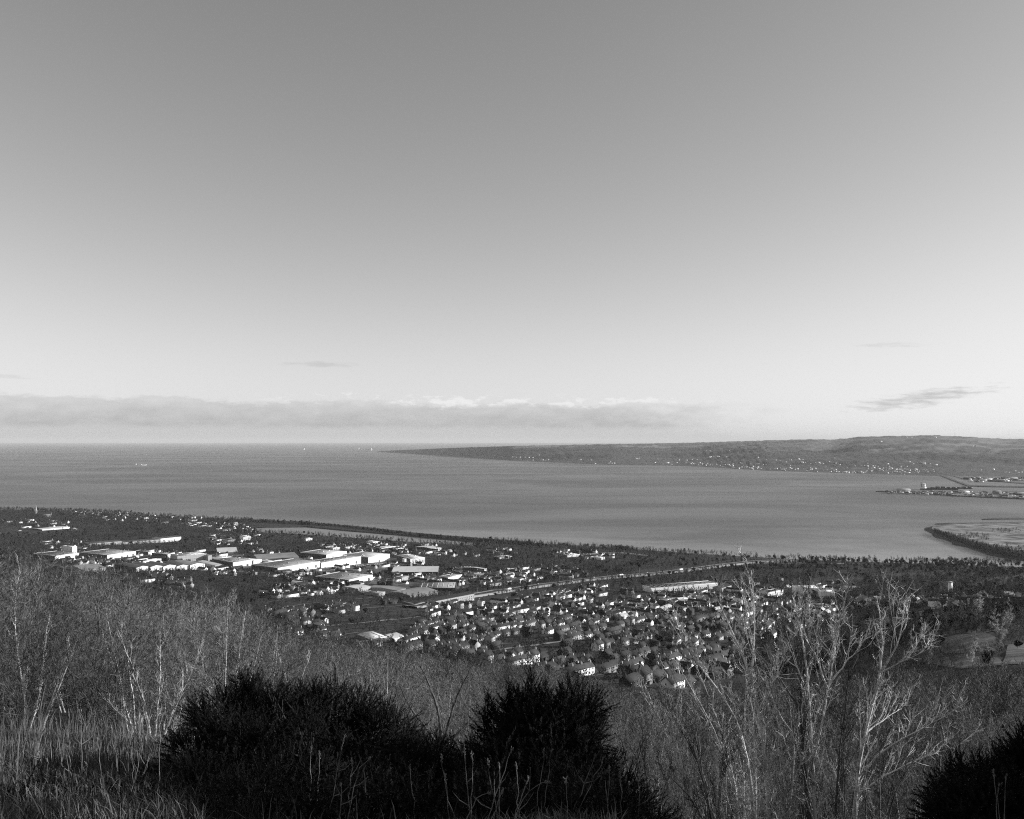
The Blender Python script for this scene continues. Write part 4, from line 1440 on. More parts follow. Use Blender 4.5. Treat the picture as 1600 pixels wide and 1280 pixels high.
# ---------------------------------------------------------------- trees: growers
def grow_bare(seed, H, spread, nmain, n2, n3, r0, twig_w, lean=0.0, droop=0.0, sides=3, multi=1, zstart=0.15, twigs_per=6, curl=0.16):
    """bare tree: returns (trunk MB, crown MB). stems -> limbs -> twigs; stems can fork from the ground"""
    rg = np.random.default_rng(seed)
    tr, cr = MB(), MB()
    tw_v, tw_t = [], []

    def wander(p, d, L, n, c):
        P = [p.copy()]
        st = L / n
        for i in range(n):
            d = d + rg.normal(0, c, 3)
            d[2] += 0.05
            d /= np.linalg.norm(d)
            P.append(P[-1] + d * st)
        return np.array(P), d

    def twig(p, d, L, wv):
        # bent double ribbon: thin, tapering
        d = d / np.linalg.norm(d)
        s_ = np.cross(d, rg.normal(0, 1, 3))
        s_ /= (np.linalg.norm(s_) + 1e-9)
        s_ *= wv
        mid = p + d * L * 0.5 + rg.normal(0, 1, 3) * L * 0.06
        end = p + d * L + rg.normal(0, 1, 3) * L * 0.14
        tw_v.append(np.array([p - s_, p + s_, mid - s_ * .7, mid + s_ * .7, end]))

    for sidx in range(multi):
        a0 = rg.uniform(0, 2 * math.pi)
        tilt = (0.06 if multi == 1 else rg.uniform(0.12, 0.42)) * (1 if multi == 1 else spread)
        d0 = np.array([math.cos(a0) * tilt + lean, math.sin(a0) * tilt, 1.0])
        d0 /= np.linalg.norm(d0)
        h = H * rg.uniform(0.75, 1.0) if multi > 1 else H
        base = np.array([rg.normal(0, 0.12), rg.normal(0, 0.12), -0.4]) if multi > 1 else np.array([0, 0, -0.4])
        P, _ = wander(base, d0, h, 9, 0.05)
        rr = r0 * (0.8 if multi > 1 else 1)
        R = rr * (1 - np.linspace(0, 1, len(P)) ** 1.1 * 0.88)
        tr.tube(P, R, 5 if sides > 3 else 4)
        for i in range(nmain):
            f = zstart + (0.97 - zstart) * (i + rg.uniform(0, 1)) / nmain
            j = f * (len(P) - 1)
            k = int(j)
            p_ = P[k] + (P[min(k + 1, len(P) - 1)] - P[k]) * (j - k)
            a = rg.uniform(0, 2 * math.pi)
            up = rg.uniform(0.5, 1.3)
            d = np.array([math.cos(a), math.sin(a), up])
            d /= np.linalg.norm(d)
            L = h * spread * (0.52 - 0.34 * f) * rg.uniform(0.7, 1.25)
            Q, dl = wander(p_, d, L, 6, curl)
            rb = rr * (1 - f * 0.85) * 0.5
            cr.tube(Q, rb * (1 - np.linspace(0, 1, len(Q)) * 0.8), sides)
            for u in range(n2):
                fj = 0.2 + 0.8 * (u + rg.uniform(0, 1)) / n2
                jj = min(fj, 0.999) * (len(Q) - 1)
                kk = int(jj)
                q_ = Q[kk] + (Q[kk + 1] - Q[kk]) * (jj - kk)
                T = Q[kk + 1] - Q[kk]
                T /= np.linalg.norm(T)
                dd = T * 0.8 + rg.normal(0, 0.55, 3) + np.array([0, 0, 0.35 - droop])
                dd /= np.linalg.norm(dd)
                L2 = L * rg.uniform(0.28, 0.5) * (1.15 - 0.5 * fj)
                if n3 > 0:
                    S, ds = wander(q_, dd, L2, 4, curl)
                    cr.tube(S, rb * 0.42 * (1 - np.linspace(0, 1, len(S)) * 0.75) + twig_w * 0.4, 3)
                    for v in range(n3):
                        sj = min(0.15 + 0.85 * (v + rg.uniform(0, 1)) / n3, 0.999) * (len(S) - 1)
                        ss = int(sj)
                        s0 = S[ss] + (S[ss + 1] - S[ss]) * (sj - ss)
                        T2 = S[ss + 1] - S[ss]
                        T2 /= np.linalg.norm(T2)
                        d3 = T2 * 0.8 + rg.normal(0, 0.55, 3) + np.array([0, 0, 0.3 - droop])
                        twig(s0, d3, L2 * rg.uniform(0.4, 0.8), twig_w)
                else:
                    for v in range(twigs_per):
                        d3 = dd + rg.normal(0, 0.5, 3)
                        twig(q_ + dd * L2 * rg.uniform(0, 0.4), d3, L2 * rg.uniform(0.6, 1.1), twig_w)
    if tw_v:
        n = len(tw_v)
        V = np.concatenate(tw_v)
        base = (np.arange(n) * 5)[:, None, None]
        T = (np.array([[0, 1, 3], [0, 3, 2], [2, 3, 4]])[None] + base).reshape(-1, 3)
        cr.add(V, tris=T)
    return tr, cr


def mesh_pair(name, tc_, mt, mc, smooth=False):
    tr, cr = tc_
    return tr.mesh(name + '_trunk', [mt], smooth), cr.mesh(name + '_crown', [mc])


def joined(name, parts, mats):
    mb = MB()
    for i, p_ in enumerate(parts):
        off = mb.n
        mb.v += p_.v
        mb.t += [a + off for a in p_.t]
        mb.q += [a + off for a in p_.q]
        mb.tm += [i] * len(p_.tm)
        mb.qm += [i] * len(p_.qm)
        mb.n += p_.n
    return mb.mesh(name, mats)


def conifer(seed, H, W, layers=12, per=16):
    rg = np.random.default_rng(seed)
    tr, cr = MB(), MB()
    tr.tube([(0, 0, -1), (0, 0, H * 0.9)], [H * 0.02, H * 0.004], 5)
    for i in range(layers):
        f = i / (layers - 1)
        z = H * (0.12 + 0.84 * f)
        r = W * (1 - f) ** 0.8 * (0.8 + 0.3 * rg.random()) + 0.1
        for j in range(per):
            a = rg.uniform(0, 2 * math.pi)
            d = np.array([math.cos(a), math.sin(a), 0])
            s_ = np.array([-d[1], d[0], 0]) * r * 0.22
            rr = r * rg.uniform(0.7, 1.1)
            p0 = np.array([0, 0, z])
            m_ = p0 + d * rr * 0.6 + [0, 0, rg.uniform(-.1, .25) * r]
            e = p0 + d * rr + [0, 0, rg.uniform(-.3, .3) * r]
            cr.add([p0, m_ - s_, m_ + s_, e, m_ - [0, 0, r * .3]], tris=[(0, 1, 2), (1, 3, 2), (0, 4, 3)])
    return tr, cr


def round_ever(seed, H, W, n=420):
    """dense dark crown of small leaf clumps"""
    rg = np.random.default_rng(seed)
    tr, cr = MB(), MB()
    tr.tube([(0, 0, -1), (rg.normal(0, .3), 0, H * 0.6)], [H * 0.03, H * 0.012], 5)
    lob = [(rg.normal(0, W * .3), rg.normal(0, W * .3), H * rg.uniform(.35, .8), W * rg.uniform(.4, .65)) for _ in range(7)]
    V = []
    for i in range(n):
        lx, ly, lz, lr = lob[rg.integers(len(lob))]
        d = rg.normal(0, 1, 3)
        d /= np.linalg.norm(d)
        c = np.array([lx, ly, lz]) + d * lr * rg.uniform(.6, 1.05) * np.array([1, 1, .8])
        s_ = H * 0.05 * rg.uniform(.6, 1.5)
        V.append(c + rg.normal(0, s_, (4, 3)))
    V = np.concatenate(V)
    b = (np.arange(n) * 4)[:, None, None]
    cr.add(V, tris=(np.array([[0, 1, 2], [0, 2, 3]])[None] + b).reshape(-1, 3))
    return tr, cr


# far crowns (drawn a few pixels high): bare, seen as a soft fan of twigs
FAR_BARE, FAR_BARE_L, FAR_DARK = [], [], []
for s in range(5):
    far_t = grow_bare(100 + s, 10, 0.95, 12, 5, 0, 0.22, 0.13, twigs_per=5, zstart=0.14)
    FAR_BARE.append(joined('far_tree', far_t, [M['trunk'], M['twig_dark']]))
    FAR_BARE_L.append(joined('far_tree_pale', far_t, [M['trunk'], M['twig']]))
for s in range(3):
    FAR_DARK.append(joined('far_evergreen', round_ever(120 + s, 10, 4.2), [M['trunk'], M['conifer']]))
for s in range(2):
    FAR_DARK.append(joined('far_conifer', conifer(130 + s, 13, 3.0), [M['trunk'], M['conifer']]))


def scatter(name, pts, meshes, label, cat, smin=0.7, smax=1.3, kind='stuff', seed=0, scales=None):
    """ONE object: geometry nodes put tree meshes on its points"""
    if not len(pts):
        return
    rg = np.random.default_rng(seed)
    src = bpy.data.collections.new(name + '_sources')
    for i, me in enumerate(meshes):
        so = bpy.data.objects.new('%s_source' % name, me)
        src.objects.link(so)
    me = bpy.data.meshes.new(name)
    me.vertices.add(len(pts))
    me.vertices.foreach_set('co', np.asarray(pts, np.float32).ravel())
    n = len(pts)
    a = me.attributes.new('sc', 'FLOAT', 'POINT')
    sc_ = rg.uniform(smin, smax, n) if scales is None else np.asarray(scales) * rg.uniform(smin, smax, n)
    a.data.foreach_set('value', sc_.astype(np.float32))
    a = me.attributes.new('rot', 'FLOAT_VECTOR', 'POINT')
    r = np.zeros((n, 3), np.float32)
    r[:, 2] = rg.uniform(0, 6.28, n)
    a.data.foreach_set('vector', r.ravel())
    a = me.attributes.new('idx', 'INT', 'POINT')
    a.data.foreach_set('value', rg.integers(0, len(meshes), n).astype(np.int32))
    o = link(name, me)
    tag(o, label, cat, kind=kind)
    ng = bpy.data.node_groups.new(name + '_nodes', 'GeometryNodeTree')
    ng.interface.new_socket('Geometry', in_out='INPUT', socket_type='NodeSocketGeometry')
    ng.interface.new_socket('Geometry', in_out='OUTPUT', socket_type='NodeSocketGeometry')
    N = ng.nodes
    gi, go = N.new('NodeGroupInput'), N.new('NodeGroupOutput')
    ci = N.new('GeometryNodeCollectionInfo')
    ci.inputs['Collection'].default_value = src
    ci.inputs['Separate Children'].default_value = True
    ci.inputs['Reset Children'].default_value = True
    ip = N.new('GeometryNodeInstanceOnPoints')
    ip.inputs['Pick Instance'].default_value = True

    def attr(nm, ty):
        q = N.new('GeometryNodeInputNamedAttribute')
        q.data_type = ty
        q.inputs['Name'].default_value = nm
        return [s_ for s_ in q.outputs if s_.enabled and s_.name == 'Attribute'][0]
    L = ng.links
    L.new(gi.outputs[0], ip.inputs['Points'])
    L.new(ci.outputs[0], ip.inputs['Instance'])
    L.new(attr('idx', 'INT'), ip.inputs['Instance Index'])
    er = N.new('FunctionNodeEulerToRotation')
    L.new(attr('rot', 'FLOAT_VECTOR'), er.inputs[0])
    L.new(er.outputs[0], ip.inputs['Rotation'])
    L.new(attr('sc', 'FLOAT'), ip.inputs['Scale'])
    L.new(ip.outputs[0], go.inputs[0])
    md = o.modifiers.new('scatter', 'NODES')
    md.node_group = ng
    return o


# ---- trees over the town and the shore
tr_ = random.Random(21)


def fill(poly, n, r=3.0, far=True, pad=12):
    out = []
    xs_, ys_ = [q[0] for q in poly], [q[1] for q in poly]
    for _ in range(n * 6):
        if len(out) >= n:
            break
        qx, qy = tr_.uniform(min(xs_), max(xs_)), tr_.uniform(min(ys_), max(ys_))
        if not inside(poly, qx, qy):
            continue
        g = on_ground(qx, qy, far=far)
        if g.y > float(shore_Y(np.array([g.x / g.y]))[0]) - pad or not free(g.x, g.y, r):
            continue
        out.append((g.x, g.y, g.z))
    return out


for q in mp_:
    FOOT.append((q.x, q.y, 17))
GOLF = [(1432, 992), (1500, 984), (1620, 975), (1620, 1050), (1560, 1050), (1440, 1044)]

GOLF_A = [(1462, 996), (1560, 988), (1560, 1022), (1455, 1018)]
GOLF_B = [(1570, 1006), (1640, 1004), (1640, 1042), (1565, 1042)]
GOLF_C = [(1440, 1026), (1570, 1030), (1560, 1046), (1436, 1036)]
dark_pts, pale_pts, ever_pts = [], [], []
# world-space woods on the plain, thinned by a raster of built ground
RX0, RY0, RC = -3000.0, 480.0, 4.0
occ = np.zeros((int(3800 / RC), int(6000 / RC)), bool)


def mark(x, y, r):
    i0, i1 = int((x - r - RX0) / RC), int((x + r - RX0) / RC) + 1
    j0, j1 = int((y - r - RY0) / RC), int((y + r - RY0) / RC) + 1
    i0, j0 = max(i0, 0), max(j0, 0)
    if i1 <= i0 or j1 <= j0:
        return
    gx = RX0 + (np.arange(i0, min(i1, occ.shape[1])) + .5) * RC
    gy = RY0 + (np.arange(j0, min(j1, occ.shape[0])) + .5) * RC
    if len(gx) and len(gy):
        occ[j0:j0 + len(gy), i0:i0 + len(gx)] |= ((gx[None] - x) ** 2 + (gy[:, None] - y) ** 2) < r * r


for (x, y, r) in FOOT:
    mark(x, y, r + 2.0)


def inside_np(poly, x, y):
    r = np.zeros(len(x), bool)
    for i in range(len(poly)):
        x1, y1 = poly[i]
        x2, y2 = poly[(i + 1) % len(poly)]
        c = ((y1 > y) != (y2 > y)) & (x < (x2 - x1) * (y - y1) / (y2 - y1 + 1e-9) + x1)
        r ^= c
    return r


def pix_np(X, Y, Z):
    dz = Z - CAM_H
    fw = Y * math.cos(PITCH) + dz * math.sin(PITCH)
    up = -Y * math.sin(PITCH) + dz * math.cos(PITCH)
    return 800 + FPX * X / fw, 640 - FPX * up / fw


fr_ = np.random.default_rng(9)
NT_ = 95000
Yt = np.sqrt(fr_.uniform(560.0 ** 2, 4050.0 ** 2, NT_))
kt = fr_.uniform(-0.64, 0.64, NT_)
Xt = kt * Yt
m_ = Yt < shore_Y(kt) - 8
ii, jj = ((Xt - RX0) / RC).astype(int), ((Yt - RY0) / RC).astype(int)
ok_ = (ii >= 0) & (jj >= 0) & (ii < occ.shape[1]) & (jj < occ.shape[0])
m_ &= ok_
m_[ok_] &= ~occ[jj[ok_], ii[ok_]]
Xt, Yt = Xt[m_], Yt[m_]
Zt = ground(Xt, Yt)
Zt = np.maximum(Zt, 1.0)
qx, qy = pix_np(Xt, Yt, Zt)
cl = fbm(Xt, Yt, 0.006)
cl2 = fbm(Xt + 900, Yt - 300, 0.013)
u_ = fr_.random(len(Xt))
town = inside_np(TOWN, qx, qy)
golf = inside_np(GOLF_A, qx, qy) | inside_np(GOLF_B, qx, qy) | inside_np(GOLF_C, qx, qy)
keep_ = ~golf & np.where(town, u_ < 0.40, cl2 + (u_ - 0.5) * 1.2 > -0.42)
# a few open fields and yards
for poly in ([(0, 823), (60, 822), (110, 830), (60, 836), (0, 833)], [(400, 822), (440, 830), (410, 832)], [(560, 945), (660, 950), (650, 962), (560, 958)], [(690, 938), (830, 925), (900, 915), (830, 932), (700, 950)],
             [(1000, 890), (1180, 880), (1180, 884), (1000, 897)], [(440, 905), (620, 912), (600, 922), (440, 915)], [(1280, 905), (1350, 905), (1350, 912), (1280, 912)]):
    keep_ &= ~(inside_np(poly, qx, qy) & (u_ > 0.12))
w3_ = fr_.random(len(Xt))
pe = 0.07 + 0.10 * cl + 0.25 * (inside_np([(1120, 870), (1600, 884), (1600, 900), (1120, 890)], qx, qy))
for poly in YARDS:
    keep_ &= ~(inside_np(poly, qx, qy) & (u_ > 0.22))
is_e = keep_ & (w3_ < pe)
pale_a = cl + 0.5 * cl2 > 0.55
for poly in ([(400, 824), (530, 838), (560, 850), (420, 848)], [(860, 856), (1100, 872), (1050, 885), (880, 872)], [(1330, 890), (1540, 893), (1540, 914), (1330, 902)], [(1330, 952), (1600, 945), (1600, 985), (1400, 985)]):
    pale_a |= inside_np(poly, qx, qy)
is_p = keep_ & ~is_e & pale_a & (fr_.random(len(Xt)) < .75)
is_d = keep_ & ~is_e & ~is_p
PTS = np.column_stack([Xt, Yt, Zt - 0.3])
dark_pts, pale_pts, ever_pts = [tuple(p) for p in PTS[is_d]], [tuple(p) for p in PTS[is_p]], [tuple(p) for p in PTS[is_e]]
# shoreline rows: on the embankment and the shore
for i in range(900):
    px_ = tr_.uniform(380, 850)
    y0 = np.interp(px_, *zip(*SHORE))
    q = on_sea(px_, y0 + tr_.uniform(0.8, 3.6), 3.6)
    (dark_pts if tr_.random() < 0.7 else ever_pts).append((q.x, q.y, q.z - (0 if px_ < 500 else 2.5)))
for i in range(420):
    px_ = tr_.uniform(0, 390)
    y0 = np.interp(px_, *zip(*SHORE))
    q = on_ground(px_, y0 + tr_.uniform(0.6, 6), far=True)
    (dark_pts if tr_.random() < 0.8 else ever_pts).append((q.x, q.y, q.z))
for i in range(120):
    px_ = tr_.gauss(970, 14)
    y0 = np.interp(px_, *zip(*SHORE))
    q = on_sea(px_, y0 + tr_.uniform(0.5, 3), 1.5)
    dark_pts.append((q.x, q.y, q.z + 1))
# dark scrub on the reclaimed bank
for i in range(1300):
    f = tr_.random()
    px_ = 1460 + f * 150
    yb = np.interp(px_, [1452, 1462, 1487, 1520, 1560, 1600, 1660], [829.5, 834, 844, 856, 868, 876, 884])
    q = on_sea(px_, yb - tr_.uniform(0.5, 4 + 13 * f) * tr_.random() ** .4, 4.5)
    dark_pts.append((q.x, q.y, q.z))
for i in range(900):
    px_, py_ = tr_.uniform(1470, 1610), tr_.uniform(822, 868)
    if not inside([(1462, 827), (1487, 823), (1620, 823), (1620, 870), (1520, 848), (1480, 836)], px_, py_):
        continue
    q = on_sea(px_, py_, 6.5)
    if fbm(np.array([q.x]), np.array([q.y]), 0.012)[0] > 0.15:
        (dark_pts if i % 3 else pale_pts).append((q.x, q.y, q.z - 4))
rs_ = np.random.default_rng(3)
scatter('bare_woodland', dark_pts, FAR_BARE, 'dark bare winter woods spread over the coastal plain', 'woodland', 0.6, 1.25, seed=1)
scatter('pale_woodland', pale_pts, FAR_BARE_L + FAR_BARE[:2], 'paler patches of bare trees on the plain', 'woodland', 0.55, 1.1, seed=2)
scatter('evergreen_woodland', ever_pts, FAR_DARK, 'dark evergreen trees dotted through the town', 'woodland', 0.6, 1.2, seed=3)
print('far trees', len(dark_pts), len(pale_pts), len(ever_pts))

# the row of rounded evergreens that stand against the water, one by one
ever_parts = [mesh_pair('shore_evergreen', round_ever(140 + s, 11, 4.2, 500), M['trunk'], M['conifer']) for s in range(3)]
SH = [1088, 1163, 1225, 1256, 1289, 1297, 1304, 1311, 1318, 1334, 1341, 1348, 1354, 1368, 1386, 1393, 1400, 1408, 1415, 1424, 1430, 1453, 1463, 1471, 1480, 1494, 1503, 1510, 1518, 1530, 1540, 1548]
for i, px_ in enumerate(SH):
    y0 = np.interp(px_, *zip(*SHORE))
    q = on_sea(px_ + tr_.uniform(-1, 1), y0 + 1.2, 1.0)
    o = empty('evergreen_tree', q, tr_.uniform(0, 6))
    s_ = tr_.uniform(0.8, 1.35)
    o.scale = (s_ * .85, s_ * .85, s_)
    tag(o, 'dark round tree against the water, %s from the left in the shoreline row' % ORD[i], 'tree', 'round dark trees along the near shoreline')
    t_, c_ = ever_parts[i % 3]
    link('trunk', t_, o)
    link('crown', c_, o)

# ---------------------------------------------------------------- golf course
def drape(name, poly, m, label, dz=0.25, n=14):
    W = [on_ground(x, y, far=False) for x, y in poly]
    W = [on_ground(x, y) if q.y > 150 else q for (x, y), q in zip(poly, W)]
    c = sum(W, Vector()) / len(W)
    V, Q = [(c.x, c.y, g1(c.x, c.y) + dz)], []
    N = len(W) * 6
    ring = []
    for i in range(len(W)):
        for q in range(6):
            ring.append(W[i].lerp(W[(i + 1) % len(W)], q / 6))
    T = []
    for j in range(1, n + 1):
        for i, r in enumerate(ring):
            p_ = c.lerp(r, j / n)
            V.append((p_.x, p_.y, g1(p_.x, p_.y) + dz))
    for i in range(N):
        T.append((0, 1 + i, 1 + (i + 1) % N))
    for j in range(n - 1):
        for i in range(N):
            a, b = 1 + j * N + i, 1 + j * N + (i + 1) % N
            Q.append((a, a + N, b + N, b))
    mb = MB()
    mb.add(V, tris=T, quads=Q)
    o = link(name, mb.mesh(name, [m], True))
    tag(o, label, kind='structure')


drape('fairway', [(1470, 996), (1530, 990), (1560, 1000), (1560, 1020), (1480, 1022), (1440, 1012)], M['fairway'], 'upper strip of the golf fairway')
drape('fairway', [(1440, 1024), (1500, 1026), (1560, 1028), (1570, 1040), (1500, 1046), (1430, 1034)], M['fairway'], 'middle strip of the golf fairway')
drape('fairway', [(1575, 1008), (1640, 1006), (1660, 1040), (1565, 1040)], M['fairway'], 'right hand strip of the golf fairway')
drape('rough_field', [(1520, 978), (1560, 976), (1560, 988), (1510, 990)], M['fairway'], 'small bright field above the fairway')
drape('rough_field', [(1435, 956), (1452, 953), (1480, 962), (1470, 972), (1440, 968)], M['land'], 'pale rough slope above the golf course')
drape('rough_field', [(1350, 968), (1400, 962), (1410, 974), (1360, 980)], M['land'], 'pale rough patch right of the birch')
print('script ground part done')
# ---------------------------------------------------------------- mid-distance wood on the slope
MID = [grow_bare(200 + s, 8.0, 0.95, 11, 5, 6, 0.10, 0.020, multi=2 + s % 2, zstart=0.15) for s in range(6)]
MID_P = [mesh_pair('slope_tree', g_, M['birch'] if i_ == 1 else M['trunk'], M['twig']) for i_, g_ in enumerate(MID[:4])] + [mesh_pair('slope_tree_dark', g_, M['trunk'], M['twig_dark']) for g_ in MID[4:]]
MID_J = [joined('slope_tree', g_, [M['trunk'], M['twig']]) for g_ in MID[:4]]
MID_JD = [joined('slope_tree_dark', g_, [M['trunk'], M['twig_dark']]) for g_ in MID[3:]]
NEARB = [grow_bare(300 + s, 8.4, 1.1, 13, 7, 8, 0.055, 0.0075, multi=3 + s % 2, zstart=0.08, sides=3) for s in range(5)]
NEAR_P = [mesh_pair('thicket_tree', NEARB[0], M['birch'], M['twig'], True), mesh_pair('thicket_tree', NEARB[1], M['trunk'], M['twig'], True)] + [mesh_pair('thicket_tree', NEARB[2], M['trunk'], M['twig_dark'], True), mesh_pair('thicket_tree', NEARB[3], M['trunk'], M['twig'], True), mesh_pair('thicket_tree', NEARB[4], M['birch'], M['twig'], True)]

# upper outline the wood may reach in the picture
TOPX = [-400, 0, 100, 200, 300, 400, 480, 560, 640, 720, 800, 860, 930, 1000, 1080, 1200, 1320, 1400, 1450, 1500, 1600, 2000]
TOPY = [860, 868, 890, 915, 932, 958, 990, 1005, 1012, 1030, 1056, 1064, 1072, 1078, 1072, 1062, 1046, 1048, 1044, 1040, 1034, 1020]


def top_limit(qx):
    return float(np.interp(qx, TOPX, TOPY))


wood = []
wr = random.Random(33)
for _ in range(60000):
    Y = math.exp(wr.uniform(math.log(22), math.log(640)))
    if wr.random() > (Y / 640) ** 0.8 + 0.10:
        continue
    k = wr.uniform(-0.72, 0.72)
    X = k * Y
    z = g1(X, Y)
    h0 = 8.0
    qx, qy = pix(X, Y, z)
    lim = top_limit(qx) if not (Y > 380 and qx > 1380) else 930
    if Y > 400 and (inside(TOWN, qx, qy) or inside(GOLF_A, qx, qy) or inside(GOLF_B, qx, qy) or not free(X, Y, 3)):
        continue
    if inside(GOLF_A, qx, qy) or inside(GOLF_B, qx, qy) or inside(GOLF_C, qx, qy):
        continue
    # tree height that just reaches the outline
    tx, ty = pix(X, Y, z + h0 * 1.25)
    s_ = wr.uniform(0.75, 1.4)
    tx, ty = pix(X, Y, z + h0 * s_)
    if ty < lim + wr.uniform(0, 10):
        # shorten
        for _k in range(8):
            s_ *= 0.9
            ty = pix(X, Y, z + h0 * s_)[1]
            if ty >= lim:
                break
        if s_ < 0.35:
            continue
    if Y < 70 and qx > 420 and s_ > 0.5:
        s_ *= 0.62 if Y < 45 else 0.8
    dmin = 2.4 + Y / 120
    wood.append((X, Y, z, s_, qx, qy))
# thin by spacing
grid, keep = {}, []
for t_ in wood:
    d_ = 2.2 + t_[1] / 140
    kx, ky = int(t_[0] / 6), int(t_[1] / 6)
    ok = True
    for ax in (-1, 0, 1):
        for ay in (-1, 0, 1):
            for u_ in grid.get((kx + ax, ky + ay), ()):
                if (u_[0] - t_[0]) ** 2 + (u_[1] - t_[1]) ** 2 < d_ * d_:
                    ok = False
                    break
    if ok:
        grid.setdefault((kx, ky), []).append(t_)
        keep.append(t_)
keep.sort(key=lambda t_: t_[1])
print('slope trees', len(keep))
near_t, rest_t = keep[:290], keep[290:]
front = sorted([t_ for t_ in near_t if t_[1] < 36], key=lambda t_: t_[4])
front_no = {id(t_): i for i, t_ in enumerate(front)}
for t_ in near_t:
    X, Y, z, s_, qx, qy = t_
    o = empty('bare_tree', (X, Y, z), wr.uniform(0, 6.28))
    o.scale = (s_, s_, s_)
    if Y < 62:
        ti_ = None
        t2, c2 = NEAR_P[wr.randrange(2, 5) if (qx < 380 and wr.random() < .8) or wr.random() < .25 else wr.randrange(2)]
        side = 'left' if qx < 520 else 'middle' if qx < 1000 else 'right'
        if id(t_) in front_no:
            tag(o, 'bare tree in the front row of the thicket, %s from the left' % ORD[front_no[id(t_)]], 'tree', 'front row of the bare thicket')
        else:
            tag(o, 'bare tree just behind the front row of the thicket, %s part of the slope' % side, 'tree', 'nearest bare trees on the %s slope' % side)
    else:
        i_ = wr.randrange(4, 6) if qx < 300 and wr.random() < .85 else wr.randrange(len(MID_P))
        t2, c2 = MID_P[i_]
        side = 'left' if qx < 520 else 'middle' if qx < 1000 else 'right'
        tone = 'dark' if i_ > 3 else 'grey'
        tag(o, 'fine twigged %s bare tree massed with others on the %s slope' % (tone, side), 'tree', '%s bare trees massed on the %s slope' % (tone, side))
    link('trunk', t2, o)
    link('crown', c2, o)
ra = [t_ for t_ in rest_t if not (t_[4] > 950 and t_[5] < 1115 and wr.random() < 0.62) and not (t_[4] < 260 and wr.random() < .7) and wr.random() < 0.8]
ids = set(id(t_) for t_ in ra)
rb = [t_ for t_ in rest_t if id(t_) not in ids]
scatter('slope_wood', [t_[:3] for t_ in ra], MID_J, 'grey haze of bare twigs in the wood below the hilltop', 'woodland', 0.9, 1.1, seed=5, scales=[t_[3] for t_ in ra])
scatter('slope_wood_dark', [t_[:3] for t_ in rb], MID_JD, 'darker bare trees within the slope wood', 'woodland', 0.9, 1.1, seed=6, scales=[t_[3] for t_ in rb])

# trees of the golf course
golf_tree = [mesh_pair('golf_tree', grow_bare(400 + s, 13, 0.62, 24, 8, 8, 0.2, 0.07, zstart=0.04), M['trunk'], M['twig_pale']) for s in range(2)]
golf_ever = [mesh_pair('golf_evergreen', round_ever(410 + s, 9, 3.4, 900), M['trunk'], M['conifer']) for s in range(2)]
for i, (px_, py, kind_, s_, lab) in enumerate([
        (1433, 1028, 0, 0.75, 'pale upright bare tree left of the golf fairway'), (1520, 1042, 0, 0.95, 'pale bare tree in the middle of the golf fairway'),
        (1534, 1042, 0, 0.8, 'slightly shorter pale tree beside the fairway tree'), (1562, 1020, 0, 1.2, 'tallest pale bare tree right of the fairway'),
        (1472, 1020, 1, 1.2, 'narrow dark evergreen at the left end of the fairway'), (1545, 1041, 1, 1.2, 'dark evergreen under the tallest pale tree'),
        (1590, 1014, 1, 0.8, 'dark evergreen at the right edge of the fairway'),
        (1500, 986, 1, 1.2, 'dark evergreen above the fairway'),
        (1452, 1040, 0, 0.6, 'small pale tree at the lower left of the fairway'), (1578, 992, 0, 0.9, 'pale bare tree at the upper right of the fairway'),
        (1448, 1004, 0, 0.7, 'pale bare tree left of the narrow evergreen'), (1530, 968, 0, 0.8, 'pale bare tree beside the small bright field'),
        
        (1460, 984, 1, 1.1, 'dark evergreen left of the one above the fairway'), (1555, 975, 1, 1.0, 'dark tree right of the small bright field')]):
    q = on_ground(px_, py)
    o = empty('golf_tree', q, i * 1.3)
    f_ = q.y / 420.0 * (1.25 if kind_ == 0 else 0.62)
    o.scale = (s_ * f_, s_ * f_, s_ * f_) if kind_ == 0 or i != 4 else (s_ * f_ * .6, s_ * f_ * .6, s_ * f_ * 1.5)
    tag(o, lab, 'tree', 'trees of the golf course')
    t2, c2 = (golf_tree if kind_ == 0 else golf_ever)[i % 2]
    link('trunk', t2, o)
    link('crown', c2, o)

# ---------------------------------------------------------------- the near birch clump at right
BY = 13.0
brg = np.random.default_rng(77)


